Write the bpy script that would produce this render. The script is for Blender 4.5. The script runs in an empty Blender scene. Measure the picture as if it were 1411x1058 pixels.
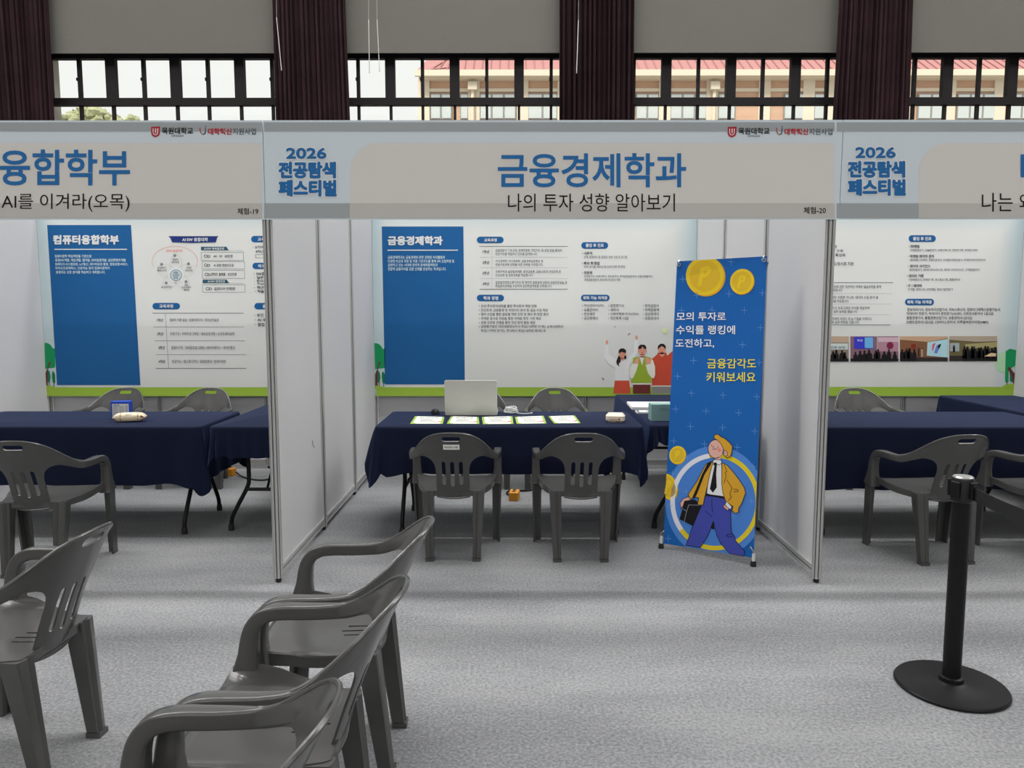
import bpy, math, random
from mathutils import Vector, Matrix
from mathutils.geometry import tessellate_polygon
random.seed(7)
scene = bpy.context.scene
col = scene.collection
PI = math.pi

# ------------------------------------------------------------------ camera
F_PX, PITCH, CAM_H, YAW = 1040.27, 0.0986, 1.4988, 0.0031
cd = bpy.data.cameras.new('camera')
cd.sensor_fit = 'HORIZONTAL'; cd.sensor_width = 36.0
cd.lens = F_PX / 1411 * 36.0
cd.clip_start = 0.05; cd.clip_end = 500
cam = bpy.data.objects.new('camera', cd); col.objects.link(cam)
cam.location = (0, 0, CAM_H); cam.rotation_euler = (PI/2 - PITCH, 0, YAW)
scene.camera = cam
scene.view_settings.view_transform = 'Standard'
scene.view_settings.look = 'None'
scene.view_settings.gamma = 1.0
scene.view_settings.use_curve_mapping = False
scene.view_settings.exposure = 0.0

def ray(u, v):
    """direction in the hall of a point measured on the photograph"""
    X = (u - 705.5) / F_PX; U = (529 - v) / F_PX
    c, s = math.cos(PITCH), math.sin(PITCH)
    y = c + U*s; z = -s + U*c
    c, s = math.cos(YAW), math.sin(YAW)
    return Vector((c*X - s*y, s*X + c*y, z))
def onY(u, v, Y):
    r = ray(u, v); return Vector((r.x/r.y*Y, Y, CAM_H + r.z/r.y*Y))
def onZ(u, v, Z):
    r = ray(u, v); t = (Z - CAM_H)/r.z; return Vector((r.x*t, r.y*t, Z))

# ------------------------------------------------------------------ materials
def lin(c):
    c = c/255.0
    return c/12.92 if c <= 0.04045 else ((c + 0.055)/1.055)**2.4
MATS = {}
def mat(name, rgb, rough=0.6, metal=0.0, spec=0.5, noise=None, bump=None, sheen=0.0, coat=0.0):
    """rgb is linear; noise=(scale, amount) varies the colour, bump=(scale, strength, stretch)"""
    if name in MATS: return MATS[name]
    m = bpy.data.materials.new(name); m.use_nodes = True
    nt = m.node_tree; b = nt.nodes['Principled BSDF']
    b.inputs['Base Color'].default_value = (*rgb, 1)
    b.inputs['Roughness'].default_value = rough
    b.inputs['Metallic'].default_value = metal
    b.inputs['Specular IOR Level'].default_value = spec
    if sheen:
        b.inputs['Sheen Weight'].default_value = sheen; b.inputs['Sheen Roughness'].default_value = 0.4
    if sheen and name == 'navy_cloth': b.inputs['Sheen Tint'].default_value = (0.22, 0.34, 0.80, 1)
    if coat: b.inputs['Coat Weight'].default_value = coat
    tc = nt.nodes.new('ShaderNodeTexCoord')
    if noise:
        n = nt.nodes.new('ShaderNodeTexNoise'); n.inputs['Scale'].default_value = noise[0]; n.inputs['Detail'].default_value = 5
        nt.links.new(tc.outputs['Object'], n.inputs['Vector'])
        r = nt.nodes.new('ShaderNodeValToRGB'); a = noise[1]
        r.color_ramp.elements[0].position = 0.3; r.color_ramp.elements[1].position = 0.7
        r.color_ramp.elements[0].color = (*[max(0, c*(1-a)) for c in rgb], 1)
        r.color_ramp.elements[1].color = (*[min(1, c*(1+a)) for c in rgb], 1)
        nt.links.new(n.outputs['Fac'], r.inputs['Fac']); nt.links.new(r.outputs['Color'], b.inputs['Base Color'])
    if bump:
        n = nt.nodes.new('ShaderNodeTexNoise'); n.inputs['Scale'].default_value = bump[0]; n.inputs['Detail'].default_value = 3
        mp = nt.nodes.new('ShaderNodeMapping')
        if len(bump) > 2: mp.inputs['Scale'].default_value = bump[2]
        if len(bump) > 3: mp.inputs['Rotation'].default_value = bump[3]
        nt.links.new(tc.outputs['Object'], mp.inputs['Vector']); nt.links.new(mp.outputs['Vector'], n.inputs['Vector'])
        bn = nt.nodes.new('ShaderNodeBump'); bn.inputs['Strength'].default_value = bump[1]; bn.inputs['Distance'].default_value = 0.02
        nt.links.new(n.outputs['Fac'], bn.inputs['Height']); nt.links.new(bn.outputs['Normal'], b.inputs['Normal'])
    MATS[name] = m
    return m
PK = 1.0
def ink(r, g, b, k=None, rough=0.75):
    """printed colour from an 8 bit value"""
    k = PK if k is None else k
    nm = 'print_%02x%02x%02x_%d' % (r, g, b, int(k*100))
    return mat(nm, tuple(min(0.9, lin(c)*k) for c in (r, g, b)), rough, spec=0.2)

M_PLASTIC = mat('grey_moulded_plastic', (0.072, 0.0715, 0.070), 0.21, spec=0.5, noise=(3.0, 0.10))
M_NAVY = mat('navy_cloth', (0.0062, 0.0095, 0.0270), 0.75, spec=0.10, bump=(6.0, 0.12), sheen=0.16)
M_PANEL = mat('white_panel', (0.54, 0.54, 0.553), 0.45, spec=0.35, bump=(2.0, 0.018))
M_ALU = mat('brushed_aluminium', (0.60, 0.60, 0.59), 0.30, metal=0.65)
M_GROOVE_SHADE = mat('groove_shade', (0.05, 0.05, 0.05), 0.6)  # shade inside aluminium grooves, put into a dark colour
M_BLACK = mat('black_powder_coat', (0.0055, 0.0055, 0.0062), 0.45, spec=0.25)
M_RUBBER = mat('black_rubber', (0.012, 0.012, 0.012), 0.7)
M_CHROME = mat('chrome', (0.66, 0.66, 0.65), 0.3, metal=1.0)
M_BELT = mat('black_webbing', (0.008, 0.008, 0.010), 0.85, bump=(300.0, 0.2))
M_WHITEPL = mat('white_plastic', (0.75, 0.75, 0.74), 0.35)
M_SILVER = mat('silver_laptop_lid', (0.54, 0.535, 0.515), 0.45, metal=0.15)
M_FRAME = mat('black_window_frame', (0.010, 0.008, 0.009), 0.7, spec=0.15)
M_WALL = mat('hall_plaster', (0.35, 0.34, 0.31), 0.85)
M_CEIL = mat('hall_ceiling', (0.45, 0.45, 0.44), 0.9)

# ------------------------------------------------------------------ objects
def tag(o, label=None, cat=None, group=None, kind=None):
    if label: o['label'] = label
    if cat: o['category'] = cat
    if group: o['group'] = group
    if kind: o['kind'] = kind
    return o
def empty(name, loc, rz=0, **kw):
    o = bpy.data.objects.new(name, None); col.objects.link(o)
    o.empty_display_size = 0.1
    o.location = loc; o.rotation_euler = (0, 0, rz)
    return tag(o, **kw)

class MB:
    """collects shapes; build() links them as one mesh object"""
    def __init__(s): s.v = []; s.f = []; s.m = []; s.mats = []
    def mi(s, m):
        if m not in s.mats: s.mats.append(m)
        return s.mats.index(m)
    def add(s, vs, fs, m, xf=None):
        o = len(s.v); k = s.mi(m)
        for p in vs:
            p = Vector(p); s.v.append(xf @ p if xf else p)
        for f in fs: s.f.append([o+i for i in f]); s.m.append(k)
        return s
    def box(s, c, d, m, rot=None):
        x, y, z = (k/2 for k in d)
        vs = [Vector((a*x, b*y, e*z)) for a in (-1, 1) for b in (-1, 1) for e in (-1, 1)]
        if rot: vs = [rot @ p for p in vs]
        c = Vector(c)
        return s.add([p + c for p in vs], [(0,1,3,2),(4,6,7,5),(0,4,5,1),(2,3,7,6),(0,2,6,4),(1,5,7,3)], m)
    def bbox(s, a, b, m):
        return s.box([(a[i]+b[i])/2 for i in range(3)], [abs(b[i]-a[i]) for i in range(3)], m)
    def rbox(s, c, d, m, r=0.01, n=3, rot=None):
        """box with vertical edges rounded and a small chamfer above and below"""
        x, y, z = (k/2 for k in d); ring = []
        for cx, cy, a0 in ((x-r, y-r, 0), (-x+r, y-r, PI/2), (-x+r, -y+r, PI), (x-r, -y+r, 1.5*PI)):
            for i in range(n+1):
                a = a0 + PI/2*i/n; ring.append((cx, cy, math.cos(a), math.sin(a)))
        ch = min(r, z)*0.5; vs = []
        for zz, k in ((-z, r-ch), (-z+ch, r), (z-ch, r), (z, r-ch)):
            for cx, cy, a, b in ring: vs.append(Vector((cx+a*k, cy+b*k, zz)))
        N = len(ring); fs = [tuple(range(N-1, -1, -1)), tuple(range(3*N, 4*N))]
        for q in range(3):
            for i in range(N):
                j = (i+1) % N; fs.append((q*N+i, q*N+j, (q+1)*N+j, (q+1)*N+i))
        if rot: vs = [rot @ p for p in vs]
        c = Vector(c)
        return s.add([p+c for p in vs], fs, m)
    def sweep(s, path, sections, m, sides, ups, cap=True, closed=True):
        """sections: list of [(a,b)..] laid along side*a + up*b at each path point"""
        n = len(sections[0]); vs = []
        for p, sec, sd, up in zip(path, sections, sides, ups):
            for a, b in sec: vs.append(Vector(p) + Vector(sd)*a + Vector(up)*b)
        fs = []
        for i in range(len(path)-1):
            for j in range(n if closed else n-1):
                k = (j+1) % n
                fs.append((i*n+j, i*n+k, (i+1)*n+k, (i+1)*n+j))
        if cap and closed:
            fs.append(tuple(range(n-1, -1, -1))); fs.append(tuple((len(path)-1)*n+i for i in range(n)))
        return s.add(vs, fs, m)
    def tube(s, path, r, m, n=10, cap=True):
        path = [Vector(p) for p in path]; sides = []; ups = []
        up = None
        for i, p in enumerate(path):
            t = (path[min(i+1, len(path)-1)] - path[max(i-1, 0)]).normalized()
            if up is None:
                up = Vector((0, 0, 1)) if abs(t.z) < 0.9 else Vector((0, 1, 0))
            sd = t.cross(up).normalized(); up = sd.cross(t).normalized()
            sides.append(sd); ups.append(up)
        rr = r if isinstance(r, (list, tuple)) else [r]*len(path)
        secs = [[(math.cos(2*PI*k/n)*q, math.sin(2*PI*k/n)*q) for k in range(n)] for q in rr]
        return s.sweep(path, secs, m, sides, ups, cap)
    def lathe(s, prof, m, c=(0, 0, 0), n=32, xf=None):
        vs = []; c = Vector(c)
        for r, z in prof:
            for k in range(n): vs.append(c + Vector((r*math.cos(2*PI*k/n), r*math.sin(2*PI*k/n), z)))
        fs = []
        for i in range(len(prof)-1):
            for k in range(n):
                j = (k+1) % n; fs.append((i*n+k, i*n+j, (i+1)*n+j, (i+1)*n+k))
        fs.append(tuple(range(n-1, -1, -1))); fs.append(tuple((len(prof)-1)*n+k for k in range(n)))
        return s.add(vs, fs, m, xf)
    def mesh(s, name, smooth=None):
        me = bpy.data.meshes.new(name); me.from_pydata([tuple(p) for p in s.v], [], s.f)
        for m in s.mats: me.materials.append(m)
        me.polygons.foreach_set('material_index', s.m)
        if smooth is not None:
            me.polygons.foreach_set('use_smooth', [True]*len(me.polygons))
            me.set_sharp_from_angle(angle=math.radians(smooth))
        me.update()
        return me
    def build(s, name, parent=None, smooth=None, **kw):
        o = bpy.data.objects.new(name, s.mesh(name, smooth)); col.objects.link(o)
        if parent: o.parent = parent
        return tag(o, **kw)

def copy_tree(o, parent=None):
    c = o.copy(); col.objects.link(c)
    if parent: c.parent = parent
    for ch in list(o.children): copy_tree(ch, c)
    return c

def smoothpath(pts, n=6):
    """Catmull-Rom through pts"""
    pts = [Vector(p) for p in pts]; out = []
    for i in range(len(pts)-1):
        p0 = pts[max(i-1, 0)]; p1 = pts[i]; p2 = pts[i+1]; p3 = pts[min(i+2, len(pts)-1)]
        for k in range(n):
            t = k/n
            out.append(0.5*((2*p1) + (p2-p0)*t + (2*p0-5*p1+4*p2-p3)*t*t + (3*p1-p0-3*p2+p3)*t**3))
    out.append(pts[-1]); return out

# ------------------------------------------------------------------ printing (ink on banners, posters, labels)
TEXT_CACHE = {}
letter_scene = bpy.data.scenes.new('lettering')      # a bench for shaping letters; removed at the end
letter_curve = bpy.data.curves.new('lettering', 'FONT'); letter_curve.size = 1.0; letter_curve.fill_mode = 'FRONT'
letter_bench = bpy.data.objects.new('lettering', letter_curve); letter_scene.collection.objects.link(letter_bench)
def glyphs(txt, bold, res):
    """outline of a line of lettering as (points scaled to 0..1, faces, aspect)"""
    key = (txt, bold, res)
    if key in TEXT_CACHE: return TEXT_CACHE[key]
    cu = letter_curve; cu.body = txt; cu.resolution_u = res; cu.offset = bold; o = letter_bench
    vl = letter_scene.view_layers[0]; vl.update()
    me = o.evaluated_get(vl.depsgraph).to_mesh()
    vs = [v.co.copy() for v in me.vertices]; fs = [tuple(p.vertices) for p in me.polygons]
    o.evaluated_get(vl.depsgraph).to_mesh_clear()
    if not vs: vs, fs = [Vector((0,0,0)), Vector((1,0,0)), Vector((1,1,0))], [(0,1,2)]
    x0 = min(v.x for v in vs); x1 = max(v.x for v in vs); y0 = min(v.y for v in vs); y1 = max(v.y for v in vs)
    w = max(x1-x0, 1e-6); h = max(y1-y0, 1e-6)
    r = ([((v.x-x0)/w, (v.y-y0)/h) for v in vs], fs, w/h)
    TEXT_CACHE[key] = r
    return r

class Print:
    """ink shapes in photograph coordinates laid on a surface; at(u, v, layer) gives the point on that surface"""
    def __init__(s, at, clip=None): s.at = at; s.mb = MB(); s.clip = clip
    def part(s, name, parent, **kw):
        o = s.mb.build(name, parent, **kw); s.mb = MB(); return o
    def _put(s, pts, fs, m, L):
        s.mb.add([s.at(u, v, L) for u, v in pts], fs, m)
    def poly(s, pts, m, L=1):
        if s.clip: pts = clip_poly(pts, s.clip)
        if len(pts) < 3: return
        if len(pts) == 4: s._put(pts, [(0, 1, 2, 3)], m, L)
        else:
            tri = tessellate_polygon([[Vector((a, b, 0)) for a, b in pts]])
            s._put(pts, [tuple(t) for t in tri], m, L)
    def rect(s, u0, v0, u1, v1, m, L=1): s.poly([(u0, v0), (u1, v0), (u1, v1), (u0, v1)], m, L)
    def ell(s, u, v, ru, rv, m, L=1, n=32, a0=0, a1=2*PI):
        k = n if abs(a1-a0) > 6.28 else n+1
        s.poly([(u + ru*math.cos(a0+(a1-a0)*i/n), v + rv*math.sin(a0+(a1-a0)*i/n)) for i in range(k)], m, L)
    def line(s, pts, w, m, L=1):
        for (a, b), (c, d) in zip(pts[:-1], pts[1:]):
            l = math.hypot(c-a, d-b) or 1e-6; x, y = (d-b)/l*w/2, -(c-a)/l*w/2
            ex, ey = (c-a)/l*w*0.25, (d-b)/l*w*0.25
            q = [(a+x-ex, b+y-ey), (c+x+ex, d+y+ey), (c-x+ex, d-y+ey), (a-x-ex, b-y-ey)]
            s.poly(q, m, L)
    def ring(s, u, v, ru, rv, w, m, L=1, a0=0, a1=2*PI, n=40):
        for i in range(n):
            p, q = a0+(a1-a0)*i/n, a0+(a1-a0)*(i+1)/n
            s.poly([(u+ru*math.cos(p), v+rv*math.sin(p)), (u+ru*math.cos(q), v+rv*math.sin(q)),
                    (u+(ru-w)*math.cos(q), v+(rv-w)*math.sin(q)), (u+(ru-w)*math.cos(p), v+(rv-w)*math.sin(p))], m, L)
    def pill(s, u0, v0, u1, v1, m, L=1):
        r = (v1-v0)/2; pts = []
        for i in range(13): a = -PI/2 + PI*i/12; pts.append((u1-r+r*math.cos(a), (v0+v1)/2+r*math.sin(a)))
        for i in range(13): a = PI/2 + PI*i/12; pts.append((u0+r+r*math.cos(a), (v0+v1)/2+r*math.sin(a)))
        s.poly(pts, m, L)
    def text(s, t, u0, v0, u1, v1, m, bold=0.0, L=3, res=2, shear=0.0):
        if bold > 0.03:                            # heavy lettering: the thin outline struck several times
            vs, fs, _ = glyphs(t, 0.0, res); r = bold*(v1-v0)
            for k in range(9):
                a = PI/4*k; du, dv = (r*math.cos(a), r*math.sin(a)) if k < 8 else (0, 0)
                s._put([(u0+r+(u1-u0-2*r)*x + du, v1-r-(v1-v0-2*r)*y + dv) for x, y in vs], fs, m, L+0.11*k)
            return
        vs, fs, _ = glyphs(t, bold, res)
        s._put([(u0+(u1-u0)*x + shear*(y-0.5)*(v1-v0), v1-(v1-v0)*y) for x, y in vs], fs, m, L)

def clip_poly(pts, quad):
    """keep the piece of pts inside the convex quad (clockwise on the page)"""
    out = list(pts)
    for i in range(len(quad)):
        a, b = quad[i], quad[(i+1) % len(quad)]; inp = out; out = []
        side = lambda p: (b[0]-a[0])*(p[1]-a[1]) - (b[1]-a[1])*(p[0]-a[0])
        for j in range(len(inp)):
            p, q = inp[j], inp[(j+1) % len(inp)]; sp, sq = side(p), side(q)
            if sp >= 0: out.append(p)
            if (sp >= 0) != (sq >= 0):
                t = sp/(sp-sq); out.append((p[0]+(q[0]-p[0])*t, p[1]+(q[1]-p[1])*t))
    return out
def zoomed(u0, v0, f):
    """reads points noted on an enlarged detail"""
    return lambda *p: [(u0 + a/f, v0 + b/f) for a, b in p]
def wall_at(Y): return lambda u, v, L: onY(u, v, Y - 0.0012*L)
# ------------------------------------------------------------------ the hall
XL, XR, YF, YB = -1.304, 1.666, 4.045, 7.02       # middle booth: partitions, front and back
XLL, XRR = -4.36, 4.636                           # outer partitions of the neighbouring booths
HX, HY0, HY1, HZ = 15.0, -18.0, 11.1, 9.0

fl = bpy.data.materials.new('needle_felt_carpet'); fl.use_nodes = True
nt = fl.node_tree; b = nt.nodes['Principled BSDF']; b.inputs['Roughness'].default_value = 0.95; b.inputs['Specular IOR Level'].default_value = 0.1
tc = nt.nodes.new('ShaderNodeTexCoord')
def noise(scale, detail, vec=None, rough=0.6):
    n = nt.nodes.new('ShaderNodeTexNoise'); n.inputs['Scale'].default_value = scale; n.inputs['Detail'].default_value = detail
    n.inputs['Roughness'].default_value = rough
    nt.links.new(vec or tc.outputs['Object'], n.inputs['Vector']); return n
mp = nt.nodes.new('ShaderNodeMapping'); mp.inputs['Scale'].default_value = (0.35, 1.0, 1.0); nt.links.new(tc.outputs['Object'], mp.inputs['Vector'])
mp2 = nt.nodes.new('ShaderNodeMapping'); mp2.inputs['Scale'].default_value = (0.9, 1.0, 1.0); nt.links.new(tc.outputs['Object'], mp2.inputs['Vector'])
n1 = noise(2.2, 4, mp.outputs['Vector']); n2 = noise(85, 4, mp2.outputs['Vector'], 0.75); n3 = noise(260, 2)
def mathn(op, a, b_):
    n = nt.nodes.new('ShaderNodeMath'); n.operation = op
    for i, q in enumerate((a, b_)):
        if isinstance(q, (int, float)): n.inputs[i].default_value = q
        else: nt.links.new(q, n.inputs[i])
    return n.outputs[0]
s1 = mathn('MULTIPLY', n1.outputs['Fac'], 0.28); s2 = mathn('MULTIPLY', n2.outputs['Fac'], 0.62); s3 = mathn('MULTIPLY', n3.outputs['Fac'], 0.10)
sm = mathn('ADD', mathn('ADD', s1, s2), s3)
rp = nt.nodes.new('ShaderNodeValToRGB')
FLK = 0.645
rp.color_ramp.elements[0].position = 0.40; rp.color_ramp.elements[0].color = (0.215*FLK, 0.222*FLK, 0.236*FLK, 1)
rp.color_ramp.elements[1].position = 0.61; rp.color_ramp.elements[1].color = (0.49*FLK, 0.497*FLK, 0.51*FLK, 1)
nt.links.new(sm, rp.inputs['Fac']); nt.links.new(rp.outputs['Color'], b.inputs['Base Color'])
bn = nt.nodes.new('ShaderNodeBump'); bn.inputs['Strength'].default_value = 0.35; bn.inputs['Distance'].default_value = 0.004
nt.links.new(n3.outputs['Fac'], bn.inputs['Height']); nt.links.new(bn.outputs['Normal'], b.inputs['Normal'])

def struct(name, mb): return mb.build(name, kind='structure')
struct('floor', MB().bbox((-HX, HY0, -0.1), (HX, HY1, 0), fl))
struct('ceiling', MB().bbox((-HX, HY0, HZ), (HX, HY1, HZ+0.2), M_CEIL))
struct('wall_left', MB().bbox((-HX-0.2, HY0, 0), (-HX, HY1, HZ), M_WALL))
struct('wall_right', MB().bbox((HX, HY0, 0), (HX+0.2, HY1, HZ), M_WALL))
struct('wall_front', MB().bbox((-HX, HY0-0.2, 0), (HX, HY0, HZ), M_WALL))
# window wall: four bays in view, each of four casements
BW = 3.66                                          # bay width
bays = [-8.83, -4.82, -0.85, 3.07, 7.05]
WZ0, WZ1 = 3.0, 5.12
wb = MB()
wb.bbox((-HX, HY1, 0), (HX, HY1+0.3, WZ0), M_WALL)
wb.bbox((-HX, HY1, WZ1), (HX, HY1+0.3, HZ), M_WALL)
edges = [-HX] + [e for c in bays for e in (c-BW/2, c+BW/2)] + [HX]
for a, c in zip(edges[0::2], edges[1::2]): wb.bbox((a, HY1, WZ0), (c, HY1+0.3, WZ1), M_WALL)
struct('wall_back', wb)
gl = bpy.data.materials.new('window_glass'); gl.use_nodes = True
nt = gl.node_tree; nt.nodes.remove(nt.nodes['Principled BSDF'])
tr = nt.nodes.new('ShaderNodeBsdfTransparent'); tr.inputs['Color'].default_value = (0.97, 0.98, 0.97, 1)
gs = nt.nodes.new('ShaderNodeBsdfGlossy'); gs.inputs['Roughness'].default_value = 0.03
fr = nt.nodes.new('ShaderNodeFresnel'); fr.inputs['IOR'].default_value = 1.10
mx = nt.nodes.new('ShaderNodeMixShader')
nt.links.new(fr.outputs[0], mx.inputs[0]); nt.links.new(tr.outputs[0], mx.inputs[1]); nt.links.new(gs.outputs[0], mx.inputs[2])
nt.links.new(mx.outputs[0], nt.nodes['Material Output'].inputs['Surface'])

for i, c in enumerate(bays):
    w = empty('window_%d' % (i+1), (c, HY1, WZ0), kind='structure')
    f = MB(); MW = BW/4; Y0, Y1 = -0.03, 0.06
    H = WZ1-WZ0; TZ = 4.44 - WZ0
    for k in range(5):
        hw = 0.068 if k not in (0, 4) else 0.06
        f.bbox((-BW/2+k*MW-hw, Y0, TZ), (-BW/2+k*MW+hw, Y1, H), M_FRAME)
        f.bbox((-BW/2+k*MW-0.018, Y0+0.03, 0), (-BW/2+k*MW+0.018, Y1, TZ), M_FRAME)
    f.bbox((-BW/2, Y0-0.005, H-0.09), (BW/2, Y1, H), M_FRAME)
    f.bbox((-BW/2, Y0-0.006, TZ-0.05), (BW/2, Y1, TZ+0.05), M_FRAME)
    f.bbox((-BW/2, Y0, 0), (BW/2, Y1, 0.08), M_FRAME)
    f.build('window_frame', w)
    s = MB()
    for k in range(4):
        x = -BW/2 + (k+0.5)*MW
        s.bbox((x-0.022, Y0+0.02, TZ), (x+0.022, Y1-0.01, H-0.05), M_FRAME)
        s.bbox((x-0.018, Y0+0.02, 0), (x+0.018, Y1-0.01, TZ), M_FRAME)
        s.bbox((x-0.030, Y0, TZ+0.29), (x-0.018, Y0+0.05, TZ+0.33), M_FRAME)
    s.build('sash', w)
    MB().bbox((-BW/2, 0.03, 0.05), (BW/2, 0.036, H-0.05), gl).build('glass_pane', w)

# blinds drawn half way down, curtains gathered over the piers between the bays
M_BLIND = mat('beige_blind_fabric', (0.098, 0.094, 0.083), 0.9, noise=(0.6, 0.06), bump=(90.0, 0.15))
blind_of = ['behind the curtain at the photo left edge', 'above the window with trees outside', 'above the window where the red roof begins',
            'above the window with a whole row of red roof', 'above the window at the photo right edge']
for i, c in enumerate(bays):
    if i == 0: continue
    b_ = empty('roller_blind', (c, HY1-0.20, 5.06), label='beige roller blind ' + blind_of[i], cat='blind', group='roller blinds')
    s = MB(); s.box((0, 0, 1.5), (BW+0.2, 0.006, 3.0), M_BLIND); s.build('blind_fabric', b_)
    MB().box((0, -0.004, 0.0), (BW+0.2, 0.022, 0.035), M_BLIND).build('bottom_bar', b_)
M_CURT = mat('maroon_curtain', (0.0200, 0.0090, 0.0115), 0.9, spec=0.14, noise=(2.0, 0.35))
def curtain(cx, w0, w1, dx0, name):
    """hanging pleats: w1 wide at the head, w0 at the foot, dx0 the sideways drift of the foot"""
    vs = []; fs = []; N = 120; R = 14; Z0, Z1 = 0.6, 8.3
    rnd = random.Random(name); ph = [rnd.uniform(0, 6.28) for _ in range(4)]
    for th in (0, 1):
        for r in range(R+1):
            t = r/R; z = Z0+(Z1-Z0)*t
            w = w0 + (w1-w0)*max(0, min(1, (z-4.0)/1.8)); dx = dx0*(1-max(0, min(1, (z-4.0)/1.8)))
            for k in range(N+1):
                s_ = k/N
                a = 0.045*math.sin(s_*2*PI*15 + ph[0] + 0.7*math.sin(s_*9+ph[1])) + 0.02*math.sin(s_*2*PI*34+ph[2])
                vs.append((dx+(s_-0.5)*w, a*(0.8+0.2*math.sin(3*t+ph[3])) + th*0.012, z))
    P = (N+1)*(R+1)
    for th in (0, 1):
        for r in range(R):
            for k in range(N):
                i = th*P + r*(N+1)+k; q = (i, i+1, i+N+2, i+N+1)
                fs.append(q if th == 0 else q[::-1])
    for r in range(R):
        for k in (0, N):
            i = r*(N+1)+k; fs.append((i, i+N+1, i+N+1+P, i+P))
    o = MB().add(vs, fs, M_CURT).build('curtain', smooth=60)
    o.location = (cx, HY1-0.36, 0); return o
clab = ['at the left edge of the photo', 'between the tree window and the next one', 'above the middle booth title', 'above the right end of the middle booth']
for (cx, w0, w1, dx0), lb in zip([(-6.88, 0.94, 1.0, 0.02), (-2.80, 1.02, 0.98, 0.02), (1.12, 1.02, 1.02, 0.01), (4.93, 1.06, 1.0, 0.0)], clab):
    tag(curtain(cx, w0, w1, dx0, lb), 'dark maroon pleated curtain ' + lb, 'curtain', 'maroon curtains')
M_CORD = mat('pale_cord', (0.42, 0.42, 0.40), 0.5)
def cord(pts, lb):
    p = [onY(u, v, HY1-0.62) for u, v in pts]
    s = MB(); s.tube([Vector((0, 0, 0)), p[1]-p[0]], 0.0016, M_CORD, 6); s.tube([p[1]-p[0], p[2]-p[0]], 0.0055, M_CORD, 6)
    o = s.build('blind_cord', smooth=60)
    o.location = p[0]; tag(o, lb, 'cord', 'blind pull cords')
cord([(377, -330), (381, 24), (388, 97)], 'thin pale pull cord in front of the curtain left of the middle')
cord([(507, -330), (508, 27), (509, 101)], 'thin pale pull cord, the straighter of the two before one blind')
cord([(516, -330), (519.5, 27), (523, 99)], 'thin pale pull cord, the slanting one of two before one blind')
cord([(799, -330), (797, 28), (794.5, 101)], 'thin pale pull cord in front of the curtain above the title')

# ceiling lamps (rows of long fittings) and daylight
LAMPS = [(-13.0, 500), (-7.0, 180), (-2.0, 60), (3.0, 55), (4.6, 335), (6.2, 300), (8.5, 210)]
for y, p in LAMPS:
    for x in (-8.5, 0.0, 8.5):
        l = bpy.data.lights.new('ceiling_lamp', 'AREA'); l.shape = 'RECTANGLE'; l.size = 7.5; l.size_y = 0.22 if y == 4.6 else 0.9
        l.energy = p; l.color = (1.0, 0.985, 0.965)
        o = bpy.data.objects.new('ceiling_lamp', l); col.objects.link(o); o.location = (x, y, HZ-0.1)
sun = bpy.data.lights.new('sun', 'SUN'); sun.energy = 4.6; sun.angle = 0.3; sun.color = (1.0, 0.95, 0.88)
so = bpy.data.objects.new('sun', sun); col.objects.link(so); so.rotation_euler = (math.radians(38), 0, math.radians(-25))
wd = bpy.data.worlds.new('overcast_sky'); scene.world = wd; wd.use_nodes = True
bg = wd.node_tree.nodes['Background']; bg.inputs['Color'].default_value = (0.97, 0.97, 0.95, 1); bg.inputs['Strength'].default_value = 1.0

# ------------------------------------------------------------------ outside: the brick block and the hillside
YO = 38.0
M_ROOF = mat('red_roof_sheet', (0.40, 0.19, 0.185), 0.8); M_BRICK = mat('salmon_brick', (0.56, 0.36, 0.25), 0.9, noise=(1.5, 0.06))
M_CREAM = mat('cream_render', (0.68, 0.60, 0.48), 0.9); M_OGLASS = mat('far_window_glass', (0.52, 0.56, 0.55), 0.2); M_OFRAME = mat('far_window_frame', (0.26, 0.26, 0.25), 0.5)
tag(MB().bbox((-90, HY1+0.6, -0.2), (120, 140, 0), mat('yard_paving', (0.35, 0.34, 0.32), 0.95)).build('ground'), kind='structure')
bl = empty('campus_building', (-4.6, YO, 0), label='red roofed salmon brick building seen through the windows', cat='building')
B = lambda u, v, d=0.0: onY(u, v, YO+d) - Vector((-4.6, YO, 0))
XE = 40.0; x0 = 0.35; zE = 12.84; W_ = 44.0
s = MB(); s.bbox((x0, 0, 0), (W_, 12, zE), M_BRICK); s.build('wall', bl)
s = MB()
s.add([(-0.1, -0.6, zE), (W_+0.5, -0.6, zE), (W_+0.5, 6, zE+4.5), (1.6, 6, zE+4.5), (-0.1, 12.6, zE), (W_+0.5, 12.6, zE)],
      [(0,1,2,3), (3,2,5,4), (0,3,4), (0,4,5,1)], M_ROOF)
x = 0.1
while x < W_:
    a = min(1.0, max(0.05, x/1.7)); s.tube([(x, -0.62, zE+0.03), (max(x, 1.6), -0.62+6.6*a, zE+0.03+4.5*a)], 0.035, M_ROOF, 4); x += 0.42
s.build('roof', bl)
s = MB(); s.bbox((-0.15, -0.75, zE-0.26), (W_+0.5, -0.55, zE+0.02), M_CREAM); s.bbox((0.2, -0.55, zE-0.3), (W_, 0.02, zE-0.2), M_CREAM); s.build('gutter', bl)
s = MB()
zb = B(700, 127).z
s.bbox((x0-0.05, -0.08, zb), (W_, 0.02, zb+0.16), M_CREAM)
zb2 = B(700, 166).z - 0.1
s.bbox((x0-0.05, -0.08, zb2-0.35), (W_, 0.02, zb2), M_CREAM)
for u in (584, 653, 720, 776, 866, 916, 981, 1053, 1114, 1145, 1250, 1308, 1377, 1450):
    p = B(u, 120); s.bbox((p.x-0.28, -0.12, 0), (p.x+0.28, 0.02, zE-0.2), M_CREAM)
s.build('pilaster', bl)
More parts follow.
